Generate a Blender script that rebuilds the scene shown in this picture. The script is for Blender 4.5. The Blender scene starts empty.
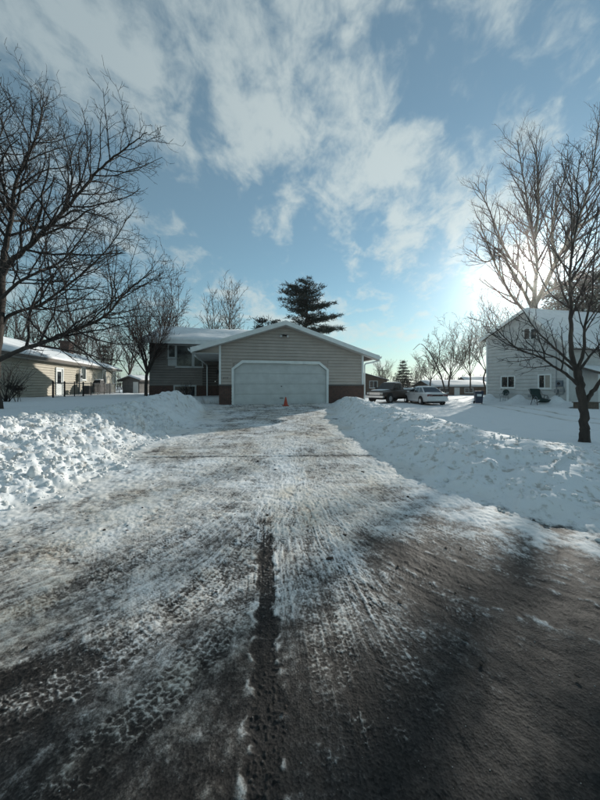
import bpy, math, random
import numpy as np
from mathutils import Vector, Matrix, Euler

R = math.radians
scene = bpy.context.scene
col = scene.collection
random.seed(7)
RNG = np.random.default_rng(7)

# ------------------------------------------------------------------ camera
EYE = 1.45          # eye height in metres
FPX = 300.0         # focal length in pixels of the 600 x 800 photograph
CX, HY = 300.0, 386.0
cam = bpy.data.cameras.new('camera')
cam.sensor_fit = 'HORIZONTAL'; cam.sensor_width = 36.0; cam.lens = 18.0
cam.shift_y = -(400.0 - HY) / 600.0
cam.clip_start = 0.05; cam.clip_end = 3000.0
camo = bpy.data.objects.new('camera', cam); col.objects.link(camo)
camo.location = (0, 0, EYE); camo.rotation_euler = (R(90), 0, 0)
scene.camera = camo

# ------------------------------------------------------------------ sun, sky
SUN = Vector(((525 - CX) / FPX, 1.0, (HY - 268) / FPX)).normalized()
SUN_EL = math.asin(SUN.z); SUN_AZ = math.atan2(SUN.x, SUN.y)
sun = bpy.data.lights.new('sun', 'SUN'); sun.energy = 3.6; sun.angle = R(0.6); sun.color = (1.0, 0.95, 0.86)
suno = bpy.data.objects.new('sun', sun); col.objects.link(suno)
suno.rotation_euler = SUN.to_track_quat('Z', 'Y').to_euler(); suno.location = (20, 30, 30)

world = bpy.data.worlds.new('World'); scene.world = world; world.use_nodes = True
wn = world.node_tree; wn.nodes.clear()
def W(t, **k):
    n = wn.nodes.new(t)
    for a, b in k.items(): setattr(n, a, b)
    return n
def wl(a, b): wn.links.new(a, b)
def wm(op, a, b=None, c=None):
    n = W('ShaderNodeMath', operation=op)
    for i, v in enumerate((a, b, c)):
        if v is None: continue
        if isinstance(v, (int, float)): n.inputs[i].default_value = v
        else: wl(v, n.inputs[i])
    return n.outputs[0]
sky = W('ShaderNodeTexSky', sky_type='NISHITA', sun_disc=False, sun_elevation=SUN_EL, sun_rotation=SUN_AZ,
        altitude=200.0, air_density=1.0, dust_density=0.03, ozone_density=2.6)
tc = W('ShaderNodeTexCoord'); D = tc.outputs['Generated']
sep = W('ShaderNodeSeparateXYZ'); wl(D, sep.inputs[0])
zz = wm('ADD', wm('MAXIMUM', sep.outputs['Z'], 0.0), 0.30)
comb = W('ShaderNodeCombineXYZ')
wl(wm('DIVIDE', sep.outputs['X'], zz), comb.inputs[0]); wl(wm('DIVIDE', sep.outputs['Y'], zz), comb.inputs[1])
def cloudmap(loc, rot, scl):
    m = W('ShaderNodeMapping'); wl(comb.outputs[0], m.inputs['Vector'])
    m.inputs['Location'].default_value = loc; m.inputs['Rotation'].default_value = (0, 0, rot); m.inputs['Scale'].default_value = scl
    return m.outputs[0]
def wnoise(vec, scale, detail, rough, dist=0.0):
    n = W('ShaderNodeTexNoise'); wl(vec, n.inputs['Vector'])
    n.inputs['Scale'].default_value = scale; n.inputs['Detail'].default_value = detail
    n.inputs['Roughness'].default_value = rough; n.inputs['Distortion'].default_value = dist
    return n.outputs['Fac']
def wrange(v, a, b, c=0.0, d=1.0):
    n = W('ShaderNodeMapRange', interpolation_type='SMOOTHSTEP')
    wl(v, n.inputs[0])
    for i, x in enumerate((a, b, c, d)): n.inputs[i + 1].default_value = x
    return n.outputs[0]
CLOUD_LOC = (18.44, 6.72, 0.0); MID_LOC = (10.70, 15.00, 0.0)
big = wnoise(cloudmap(CLOUD_LOC, R(-12), (1.0, 0.95, 1)), 1.55, 2.0, 0.5, 0.2)
mid = wnoise(cloudmap(MID_LOC, R(-20), (1.0, 0.85, 1)), 6.5, 4.0, 0.55, 0.5)
fine = wnoise(cloudmap((1.9, 5.2, 0.0), R(-30), (1.0, 0.75, 1)), 19.0, 7.0, 0.66, 0.35)
dens = wm('ADD', wm('ADD', wm('MULTIPLY', big, 0.74), wm('MULTIPLY', mid, 0.72)), wm('MULTIPLY', fine, 0.34))
cl = wrange(dens, 0.835, 1.09)
cl = wm('MULTIPLY', cl, 0.72)
# light scattered round the veiled sun by thin cloud
dotn = W('ShaderNodeVectorMath', operation='DOT_PRODUCT'); wl(D, dotn.inputs[0]); dotn.inputs[1].default_value = SUN
cs = wm('MAXIMUM', dotn.outputs['Value'], 0.0)
a1 = wm('MULTIPLY', wm('POWER', cs, 5000.0), 22.0)
a2 = wm('MULTIPLY', wm('POWER', cs, 900.0), 10.0)
a3 = wm('MULTIPLY', wm('POWER', cs, 60.0), 0.4)
aur = wm('ADD', wm('ADD', a1, a2), a3)
SKY_TINT = (0.96, 1.12, 0.95, 1)
tint = W('ShaderNodeMix', data_type='RGBA', blend_type='MULTIPLY'); tint.inputs[0].default_value = 1.0
wl(sky.outputs[0], tint.inputs[6]); tint.inputs[7].default_value = SKY_TINT
cloudcol = W('ShaderNodeMix', data_type='RGBA')
HAZE = (3.9, 4.8, 4.6, 1)
CLOUD_A, CLOUD_B = (3.7, 4.4, 4.6, 1), (5.8, 6.4, 6.2, 1)
cloudcol.inputs[6].default_value = CLOUD_A; cloudcol.inputs[7].default_value = CLOUD_B
wl(wrange(cs, 0.3, 1.0), cloudcol.inputs[0])
# pale winter haze low down, the same all round
hz = wm('MAXIMUM', 0.16, wm('MULTIPLY', wm('POWER', wm('SUBTRACT', 1.0, wm('MINIMUM', wm('MAXIMUM', sep.outputs['Z'], 0.0), 1.0)), 5.0), 0.80))
hazy = W('ShaderNodeMix', data_type='RGBA'); wl(hz, hazy.inputs[0]); wl(tint.outputs[2], hazy.inputs[6]); hazy.inputs[7].default_value = HAZE
mixc = W('ShaderNodeMix', data_type='RGBA'); wl(cl, mixc.inputs[0]); wl(hazy.outputs[2], mixc.inputs[6]); wl(cloudcol.outputs[2], mixc.inputs[7])
aurc = W('ShaderNodeMix', data_type='RGBA', blend_type='MULTIPLY'); aurc.inputs[0].default_value = 1.0
wl(aur, aurc.inputs[6]); aurc.inputs[7].default_value = (1.0, 0.99, 0.90, 1)
addn = W('ShaderNodeMix', data_type='RGBA', blend_type='ADD'); addn.inputs[0].default_value = 1.0
wl(mixc.outputs[2], addn.inputs[6]); wl(aurc.outputs[2], addn.inputs[7])
bg = W('ShaderNodeBackground'); bg.inputs['Strength'].default_value = 0.092
wl(addn.outputs[2], bg.inputs['Color'])
wo = W('ShaderNodeOutputWorld'); wl(bg.outputs[0], wo.inputs['Surface'])
scene.view_settings.view_transform = 'Standard'; scene.view_settings.look = 'None'
scene.view_settings.gamma = 1.0; scene.view_settings.use_curve_mapping = False
scene.view_settings.exposure = 0.4
scene.cycles.max_bounces = 6; scene.cycles.diffuse_bounces = 3; scene.cycles.use_denoising = True; scene.cycles.volume_bounces = 0

# ------------------------------------------------------------------ materials
MATS = {}
def mat(name, c, rough=0.7, var=0.12, scale=6.0, bump=0.0, bscale=40.0, spec=0.5, metal=0.0, c2=None, coat=0.0, stretch=None):
    if name in MATS: return MATS[name]
    m = bpy.data.materials.new(name); m.use_nodes = True; nt = m.node_tree; b = nt.nodes['Principled BSDF']
    tcn = nt.nodes.new('ShaderNodeTexCoord')
    vec = tcn.outputs['Object']
    if stretch:
        mp = nt.nodes.new('ShaderNodeMapping'); nt.links.new(vec, mp.inputs[0]); mp.inputs['Scale'].default_value = stretch; vec = mp.outputs[0]
    n = nt.nodes.new('ShaderNodeTexNoise'); n.inputs['Scale'].default_value = scale; n.inputs['Detail'].default_value = 6
    n.inputs['Roughness'].default_value = 0.62; nt.links.new(vec, n.inputs['Vector'])
    mx = nt.nodes.new('ShaderNodeMix'); mx.data_type = 'RGBA'
    d = c2 if c2 else tuple(x * (1 - 2.2 * var) for x in c)
    e = c if c2 else tuple(min(1, x * (1 + var)) for x in c)
    mx.inputs[6].default_value = (*d, 1); mx.inputs[7].default_value = (*e, 1)
    rg = nt.nodes.new('ShaderNodeMapRange'); rg.inputs[1].default_value = 0.3; rg.inputs[2].default_value = 0.7
    nt.links.new(n.outputs['Fac'], rg.inputs[0]); nt.links.new(rg.outputs[0], mx.inputs[0])
    nt.links.new(mx.outputs[2], b.inputs['Base Color'])
    b.inputs['Roughness'].default_value = rough; b.inputs['Metallic'].default_value = metal
    b.inputs['Specular IOR Level'].default_value = spec; b.inputs['Coat Weight'].default_value = coat
    if bump:
        nb = nt.nodes.new('ShaderNodeTexNoise'); nb.inputs['Scale'].default_value = bscale; nb.inputs['Detail'].default_value = 5
        nt.links.new(vec, nb.inputs['Vector'])
        bp = nt.nodes.new('ShaderNodeBump'); bp.inputs['Strength'].default_value = bump; bp.inputs['Distance'].default_value = 0.02
        nt.links.new(nb.outputs['Fac'], bp.inputs['Height']); nt.links.new(bp.outputs[0], b.inputs['Normal'])
    MATS[name] = m
    return m

SNOW = mat('snow', (0.78, 0.80, 0.81), 0.75, 0.05, 3.0, 0.35, 30.0, 0.3)
SNOWBANK = mat('ploughed snow', (0.76, 0.77, 0.76), 0.85, 0.12, 7.0, 1.0, 26.0, 0.2)
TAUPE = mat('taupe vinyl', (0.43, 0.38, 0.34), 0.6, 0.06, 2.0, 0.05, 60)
DTRIM = mat('shaded white trim', (0.38, 0.39, 0.38), 0.55, 0.06, 4.0)  # white trim with the wing's shade put into its colour
DTAUPE = mat('shaded brown taupe siding', (0.185, 0.165, 0.148), 0.65, 0.08, 2.0, 0.05, 60)  # brownish taupe, darkened to stand in for shade on the rear wing
TRIM = mat('white trim', (0.72, 0.75, 0.74), 0.5, 0.05, 4.0)
DOORW = mat('garage door steel', (0.54, 0.56, 0.555), 0.45, 0.07, 2.2, 0.06, 90)
SOFFIT = mat('soffit', (0.50, 0.50, 0.48), 0.6, 0.05, 3.0)
BRICK = mat('brown brick', (0.13, 0.068, 0.052), 0.85, 0.30, 9.0, 0.5, 60, c2=(0.055, 0.038, 0.034))
MORTAR = mat('mortar', (0.13, 0.11, 0.10), 0.9, 0.1, 10)
SHINGLE = mat('asphalt shingle', (0.10, 0.09, 0.085), 0.9, 0.25, 14, 0.4, 80)
GLASS = mat('dark window glass', (0.018, 0.022, 0.026), 0.06, 0.2, 2.0, spec=0.6)
CURTAIN = mat('pale curtain', (0.34, 0.32, 0.28), 0.8, 0.12, 12, stretch=(6, 6, 0.4))
CREAM = mat('cream vinyl', (0.40, 0.365, 0.29), 0.6, 0.06, 2.0, 0.05, 60)
GREYW = mat('pale grey board', (0.49, 0.50, 0.49), 0.65, 0.07, 2.0, 0.1, 50)
BLACKM = mat('black metal', (0.018, 0.018, 0.02), 0.45, 0.2, 8, metal=0.3)
GALV = mat('galvanised wire', (0.20, 0.20, 0.20), 0.5, 0.2, 8, metal=0.6)
BARK = mat('grey brown bark', (0.046, 0.037, 0.031), 0.9, 0.30, 12, 0.7, 45, stretch=(1, 1, 0.3))
TWIG = mat('dark twig', (0.026, 0.021, 0.019), 0.85, 0.2, 8)
TWIGR = mat('reddish twig', (0.062, 0.038, 0.031), 0.85, 0.2, 8)
TWIGL = mat('pale twig', (0.10, 0.078, 0.060), 0.85, 0.2, 8)
BARKL = mat('pale bark', (0.20, 0.17, 0.14), 0.9, 0.25, 6, 0.5, 30, stretch=(1, 1, 0.3))
NEEDLE = mat('dark needles', (0.012, 0.021, 0.014), 0.7, 0.35, 1.2, c2=(0.006, 0.011, 0.009))
BROWNW = mat('brown wood siding', (0.14, 0.095, 0.07), 0.8, 0.2, 5)
ORANGE = mat('orange plastic', (0.42, 0.06, 0.025), 0.45, 0.08, 6)
BLACKR = mat('black rubber', (0.012, 0.012, 0.013), 0.75, 0.2, 20)
WHITEP = mat('silver white paint', (0.62, 0.63, 0.63), 0.28, 0.05, 3, coat=0.6)
BROWNP = mat('dark brown paint', (0.045, 0.03, 0.024), 0.35, 0.15, 3, coat=0.4)
CHROME = mat('chrome', (0.55, 0.56, 0.57), 0.2, 0.05, 4, metal=0.9)
REDL = mat('red lamp plastic', (0.13, 0.012, 0.012), 0.25, 0.1, 8)
CLEARL = mat('clear lamp plastic', (0.55, 0.56, 0.55), 0.15, 0.1, 8)
BINBLUE = mat('dark blue plastic', (0.022, 0.035, 0.065), 0.5, 0.15, 6)
GREENF = mat('dark green fabric', (0.018, 0.042, 0.040), 0.85, 0.2, 10)
GREYM = mat('grey metal box', (0.26, 0.28, 0.29), 0.5, 0.1, 6, metal=0.3)
SHEDG = mat('weathered shed', (0.17, 0.165, 0.16), 0.85, 0.2, 6)
POLEW = mat('weathered pole wood', (0.11, 0.085, 0.065), 0.9, 0.2, 5)
DEADLEAF = mat('dead leaf brown', (0.075, 0.048, 0.034), 0.85, 0.25, 8)
DIRTC = mat('dirt clod', (0.035, 0.026, 0.02), 0.9, 0.3, 20)

# ------------------------------------------------------------------ helpers
def tag(o, label=None, cat=None, group=None, kind=None):
    if label: o['label'] = label
    if cat: o['category'] = cat
    if group: o['group'] = group
    if kind: o['kind'] = kind
    return o
def empty(name, loc, rz=0.0, label=None, cat=None, group=None):
    o = bpy.data.objects.new(name, None); col.objects.link(o)
    o.location = loc; o.rotation_euler = (0, 0, rz); o.empty_display_size = 0.2
    return tag(o, label, cat, group)
def link(name, me, m, parent=None):
    o = bpy.data.objects.new(name, me); col.objects.link(o)
    if m: me.materials.append(m)
    if parent is not None: o.parent = parent
    return o
def big_mesh(name, V, Q, m, parent=None, smooth=True):
    """V (n,3) float array, Q (k,3 or 4) index array"""
    me = bpy.data.meshes.new(name); V = np.asarray(V, np.float32); Q = np.asarray(Q, np.int32)
    k = Q.shape[1]
    me.vertices.add(len(V)); me.vertices.foreach_set('co', V.ravel())
    me.loops.add(Q.size); me.loops.foreach_set('vertex_index', Q.ravel())
    me.polygons.add(len(Q)); me.polygons.foreach_set('loop_start', np.arange(0, Q.size, k, dtype=np.int32))
    try: me.polygons.foreach_set('loop_total', np.full(len(Q), k, np.int32))
    except Exception: pass
    me.polygons.foreach_set('use_smooth', np.full(len(Q), smooth, bool))
    me.update(calc_edges=True)
    return link(name, me, m, parent)
class MB:
    def __init__(s, M=None): s.V = []; s.F = []; s.M = M
    def add(s, vs, fs):
        k = len(s.V); s.V += [tuple(v) for v in vs]; s.F += [tuple(i + k for i in f) for f in fs]; return s
    def box(s, x0, x1, y0, y1, z0, z1):
        return s.add([(x, y, z) for z in (z0, z1) for y in (y0, y1) for x in (x0, x1)],
                     [(0, 2, 3, 1), (4, 5, 7, 6), (0, 1, 5, 4), (1, 3, 7, 5), (3, 2, 6, 7), (2, 0, 4, 6)])
    def obox(s, c, sz, e=(0, 0, 0)):
        Rm = Euler(e).to_matrix(); c = Vector(c); h = Vector(sz) / 2
        vs = [c + Rm @ Vector((x * h.x, y * h.y, z * h.z)) for z in (-1, 1) for y in (-1, 1) for x in (-1, 1)]
        return s.add(vs, [(0, 2, 3, 1), (4, 5, 7, 6), (0, 1, 5, 4), (1, 3, 7, 5), (3, 2, 6, 7), (2, 0, 4, 6)])
    def prism(s, pts, y0, y1):
        """polygon in xz (counter-clockwise seen from -y), extruded in y"""
        n = len(pts)
        s.add([(x, y0, z) for x, z in pts] + [(x, y1, z) for x, z in pts],
              [tuple(range(n)), tuple(range(2 * n - 1, n - 1, -1))] + [(i, i + n, (i + 1) % n + n, (i + 1) % n) for i in range(n)])
        return s
    def bar(s, a, b, r, n=8, r2=None):
        a, b = Vector(a), Vector(b); d = (b - a).normalized(); u = d.orthogonal().normalized(); w = d.cross(u); r2 = r if r2 is None else r2
        vs = [a + (u * math.cos(t) + w * math.sin(t)) * r for t in [2 * math.pi * i / n for i in range(n)]]
        vs += [b + (u * math.cos(t) + w * math.sin(t)) * r2 for t in [2 * math.pi * i / n for i in range(n)]]
        return s.add(vs, [(i, (i + 1) % n, (i + 1) % n + n, i + n) for i in range(n)] + [tuple(range(n - 1, -1, -1)), tuple(range(n, 2 * n))])
    def path(s, pts, r, n=6):
        for a, b in zip(pts, pts[1:]): s.bar(a, b, r, n)
        return s
    def lathe(s, c, prof, n=16):
        """prof: list of (radius, z)"""
        vs = [(c[0] + r * math.cos(2 * math.pi * i / n), c[1] + r * math.sin(2 * math.pi * i / n), c[2] + z) for r, z in prof for i in range(n)]
        k = len(prof)
        fs = [(j * n + i, j * n + (i + 1) % n, (j + 1) * n + (i + 1) % n, (j + 1) * n + i) for j in range(k - 1) for i in range(n)]
        return s.add(vs, fs + [tuple(range(n - 1, -1, -1)), tuple(range((k - 1) * n, k * n))])
    def build(s, name, m, parent=None, smooth=False, bevel=0.0):
        me = bpy.data.meshes.new(name)
        V = [s.M @ Vector(v) for v in s.V] if s.M else s.V
        me.from_pydata([tuple(v) for v in V], [], s.F); me.update()
        if smooth:
            for p in me.polygons: p.use_smooth = True
        o = link(name, me, m, parent)
        if bevel:
            b = o.modifiers.new('bevel', 'BEVEL'); b.width = bevel; b.segments = 2; b.limit_method = 'ANGLE'
        return o
def copy_tree(o, parent=None):
    c = o.copy(); col.objects.link(c); c.parent = parent
    for ch in list(o.children): copy_tree(ch, c)
    return c
def P(u, v, depth):
    """photo pixel and distance along the view axis -> world point"""
    return Vector(((u - CX) / FPX * depth, depth, EYE - (v - HY) / FPX * depth))
def wall_xz(loc, rz, yoff, u, v):
    """photo pixel -> (x, z) on the plane y = yoff of a local frame"""
    c, s = math.cos(rz), math.sin(rz)
    n = Vector((-s, c, 0)); p0 = Vector(loc) + n * yoff
    d = P(u, v, 1.0) - Vector((0, 0, EYE)); o = Vector((0, 0, EYE))
    t = (p0 - o).dot(n) / d.dot(n); h = o + d * t - Vector(loc)
    return h.x * c + h.y * s, h.z

# numpy gradient noise
_pr = np.random.default_rng(11)
_perm = _pr.permutation(4096); _ga = _pr.uniform(0, 2 * np.pi, 4096); _gx, _gy = np.cos(_ga), np.sin(_ga)
def perlin(x, y):
    xi = np.floor(x).astype(np.int64); yi = np.floor(y).astype(np.int64); xf = x - xi; yf = y - yi
    def g(a, b, dx, dy):
        h = _perm[(_perm[a & 4095] + b) & 4095]; return _gx[h] * dx + _gy[h] * dy
    u = xf * xf * xf * (xf * (xf * 6 - 15) + 10); v = yf * yf * yf * (yf * (yf * 6 - 15) + 10)
    a = g(xi, yi, xf, yf); b = g(xi + 1, yi, xf - 1, yf); c = g(xi, yi + 1, xf, yf - 1); d = g(xi + 1, yi + 1, xf - 1, yf - 1)
    return ((a * (1 - u) + b * u) * (1 - v) + (c * (1 - u) + d * u) * v) * 1.5
def fbm(x, y, octv=4, gain=0.5):
    s = np.zeros_like(x); a = 1.0
    for i in range(octv):
        s += a * perlin(x + 17.3 * i, y - 9.1 * i); x = x * 2.03; y = y * 2.03; a *= gain
    return s
def sstep(a, b, x):
    t = np.clip((x - a) / (b - a), 0, 1); return t * t * (3 - 2 * t)
def spline(pts, n=10):
    p = [np.array(q, float) for q in pts]; p = [2 * p[0] - p[1]] + p + [2 * p[-1] - p[-2]]; out = []
    for i in range(1, len(p) - 2):
        for k in range(n):
            t = k / n
            out.append(0.5 * ((2 * p[i]) + (-p[i - 1] + p[i + 1]) * t + (2 * p[i - 1] - 5 * p[i] + 4 * p[i + 1] - p[i + 2]) * t * t + (-p[i - 1] + 3 * p[i] - 3 * p[i + 1] + p[i + 2]) * t ** 3))
    out.append(p[-2]); return np.array(out)
# ------------------------------------------------------------------ ground: driveway, street, snow banks, yards
# foot of each ploughed bank: x, y, distance from foot to crest, crest height
TOE_L = np.array([(-30, -3.2, 3, .8), (-12, .3, 3, .8), (-6, 1.9, 3, .8), (-3.75, 2.9, 3.2, .8), (-3.15, 3.8, 3.2, .84), (-3.2, 5.2, 2.8, .88),
                  (-3.75, 6.6, 2.0, .80), (-3.45, 7.8, 1.8, .80), (-3.45, 9.5, 1.7, .98), (-3.7, 11.5, 1.3, 1.24),
                  (-4.0, 13.0, 1.0, 1.12), (-4.5, 14.5, .7, .72), (-5.6, 15.6, .6, .60)])
TOE_R = np.array([(1.75, 16.4, .5, .72), (1.55, 14, .7, .98), (1.42, 12.1, .9, .95), (1.42, 9.5, 1.25, .82), (1.5, 6.8, 1.6, .68),
                  (1.9, 4.7, 1.75, .57), (2.4, 3.4, 1.9, .48), (3.4, 2.3, 2.4, .40), (6, 1.8, 3, .35), (12, 2.4, 3, .4), (30, 5.5, 3, .4)])
POLY = np.vstack([TOE_L[:, :2], [(-5.2, 16.6), (1.9, 17.2)], TOE_R[:, :2], [(30, -30), (-30, -30)]])
def toe_dist(x, y, T):
    best = np.full(x.shape, 1e9); wc = np.zeros_like(x); zc = np.zeros_like(x)
    for a, b in zip(T, T[1:]):
        dx, dy = b[0] - a[0], b[1] - a[1]; L2 = dx * dx + dy * dy
        t = np.clip(((x - a[0]) * dx + (y - a[1]) * dy) / L2, 0, 1)
        d = np.hypot(x - a[0] - t * dx, y - a[1] - t * dy); m = d < best
        best = np.where(m, d, best); wc = np.where(m, a[2] + (b[2] - a[2]) * t, wc); zc = np.where(m, a[3] + (b[3] - a[3]) * t, zc)
    return best, wc, zc
def inside(x, y, poly):
    r = np.zeros(x.shape, bool); n = len(poly)
    for i in range(n):
        x0, y0 = poly[i]; x1, y1 = poly[(i + 1) % n]
        if y0 == y1: continue
        c = ((y0 > y) != (y1 > y)) & (x < (x1 - x0) * (y - y0) / (y1 - y0) + x0); r ^= c
    return r
def road_z(x, y): return 0.5 * np.clip((y - 4.8) / 10.4, 0, 1)
def yard_z(x, y):
    left = .50 + .32 * sstep(3, 11, y)
    right = .30 * (1 - sstep(6.0, 11.5, y - 0.12 * x))
    z = left + (right - left) * sstep(-1.5, 3.0, x)
    z = z + (.30 - z) * sstep(34, 70, np.hypot(x, y))
    return z + .05 * perlin(x * .35, y * .35) + .02 * perlin(x * 1.3, y * 1.3)
def terrain(x, y, detail=True):
    """height, signed distance from the ploughed edge (positive on the snow), side, bank weight"""
    dl, wl_, zl = toe_dist(x, y, TOE_L); dr, wr_, zr_ = toe_dist(x, y, TOE_R)
    lft = dl < dr
    d = np.where(lft, dl, dr); wc = np.where(lft, wl_, wr_); zc = np.where(lft, zl, zr_)
    d = np.where(inside(x, y, POLY), -d, d)
    d = d + .17 * perlin(x * 1.1, y * 1.1) + .09 * perlin(x * 3.3, y * 3.3) + .04 * perlin(x * 9, y * 9)
    zr = road_z(x, y); zy = yard_z(x, y)
    wo = np.where(lft, 1.3, 1.35)
    up = np.clip(d / wc, 0, 1); up = up * (1.35 - .35 * up * up); up = np.minimum(up, 1)
    dn = sstep(0, 1, (d - wc) / wo)
    z = np.where(d < 0, zr, np.where(d < wc, zr + (zc - zr) * up, zy + (zc - zy) * (1 - dn)))
    bank = np.where(d < 0, 0, np.where(d < wc, np.minimum(1, d / .35), 1 - dn))
    if detail:
        am = np.where(lft, 1.0, .38) * (.40 + .75 * sstep(-.25, .35, perlin(x * .85 + 9, y * .85)))
        wx_ = x + .08 * perlin(x * 5, y * 5 + 7); wy_ = y + .08 * perlin(x * 5 + 3, y * 5)
        lump = .16 * fbm(x * 1.5 + 4, y * 1.5, 3, .5) + .10 * (np.abs(perlin(wx_ * 2.6, wy_ * 2.6)) - .2) + .055 * (np.abs(perlin(wx_ * 6.1 + 3, wy_ * 6.1)) - .2) + .035 * (np.abs(perlin(wx_ * 13 + 3, wy_ * 13)) - .2) + .022 * perlin(x * 19, y * 19) + .012 * perlin(x * 41, y * 41)
        z = z + bank * am * (lump - .03)
        # smooth yard snow with drifts, old footprints
        yd = np.where(d > 0, 1 - bank, 0)
        z = z + yd * (.012 * fbm(x * 3, y * 3, 3))
    return z, d, lft, bank

TRACKS = [  # centre line in metres, width, mode
    ([(-4.6, 2.5), (-3.2, 2.75), (-2.4, 3.5), (-2.1, 5), (-2.2, 8), (-2.4, 13)], .24, 'tread'),
    ([(-4.4, 1.5), (-2.7, 2.15), (-1.95, 2.9), (-1.55, 4.2), (-1.5, 7), (-1.8, 13)], .24, 'tread'),
    ([(4.2, 1.9), (2.5, 2.2), (1.6, 2.8), (1.15, 4), (.9, 7), (.7, 12)], .24, 'tread'),
    ([(4.0, 1.35), (2.6, 1.65), (1.6, 2.25), (1.0, 3.1), (.5, 4.5), (.3, 8), (.3, 13)], .22, 'tread'),
    ([(-3.6, .9), (-2.1, 1.7), (-1.5, 2.3), (-1.0, 3.3), (-.7, 5), (-.5, 9), (-.6, 14)], .24, 'tread'),
    ([(3.4, 1.25), (2.3, 1.62), (1.5, 2.05), (.9, 2.55), (.5, 3.2)], .34, 'bare'),
    ([(3.2, .55), (1.9, 1.1), (1.43, 1.43), (.78, 2.2), (.28, 2.95), (-.2, 4.6), (-.6, 8)], .24, 'tread'),
    ([(2.6, .5), (1.5, .95), (1.05, 1.35), (.55, 2.0), (.2, 2.7), (0, 3.6)], .20, 'tread'),
    ([(-2.4, .6), (-1.3, 1.3), (-.97, 1.71), (-.58, 2.5), (-.15, 4.6), (.1, 8), (.2, 14)], .26, 'tread'),
    ([(-2.3, .9), (-1.25, 1.62), (-.85, 2.1), (-.5, 2.9), (-.2, 4.2)], .20, 'tread'),
    ([(-1.4, .55), (-.92, 1.05), (-.58, 1.5), (-.38, 2.1), (-.2, 3)], .22, 'tread'),
    ([(-3.4, .55), (-1.9, 1.25), (-1.2, 1.62), (-.85, 1.85)], .16, 'bare'),
    ([(.16, .3), (.2, .95), (.17, 1.6), (.06, 2.6), (-.05, 4), (-.1, 7), (-.3, 14)], .26, 'tread'),
    ([(-.06, .3), (-.12, .95), (-.21, 1.8), (-.33, 3), (-.40, 3.9)], .135, 'bare'),
    ([(-3.6, 2.05), (-2.3, 2.75), (-1.7, 3.4), (-1.3, 4.6), (-1.2, 7.5)], .22, 'tread'),
    ([(-3.3, 1.25), (-1.9, 1.95), (-1.3, 2.6), (-.9, 3.8), (-.7, 6)], .24, 'tread'),
    ([(-2.0, .75), (-1.15, 1.42), (-.75, 1.95), (-.42, 2.8), (-.1, 4.4)], .24, 'tread'),
    ([(.62, .6), (.55, 1.3), (.40, 2.2), (.25, 3.4), (.2, 6)], .24, 'tread'),
    ([(.36, .5), (.36, 1.0), (.29, 1.7), (.15, 2.8), (.05, 4.5)], .22, 'tread'),
]
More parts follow.
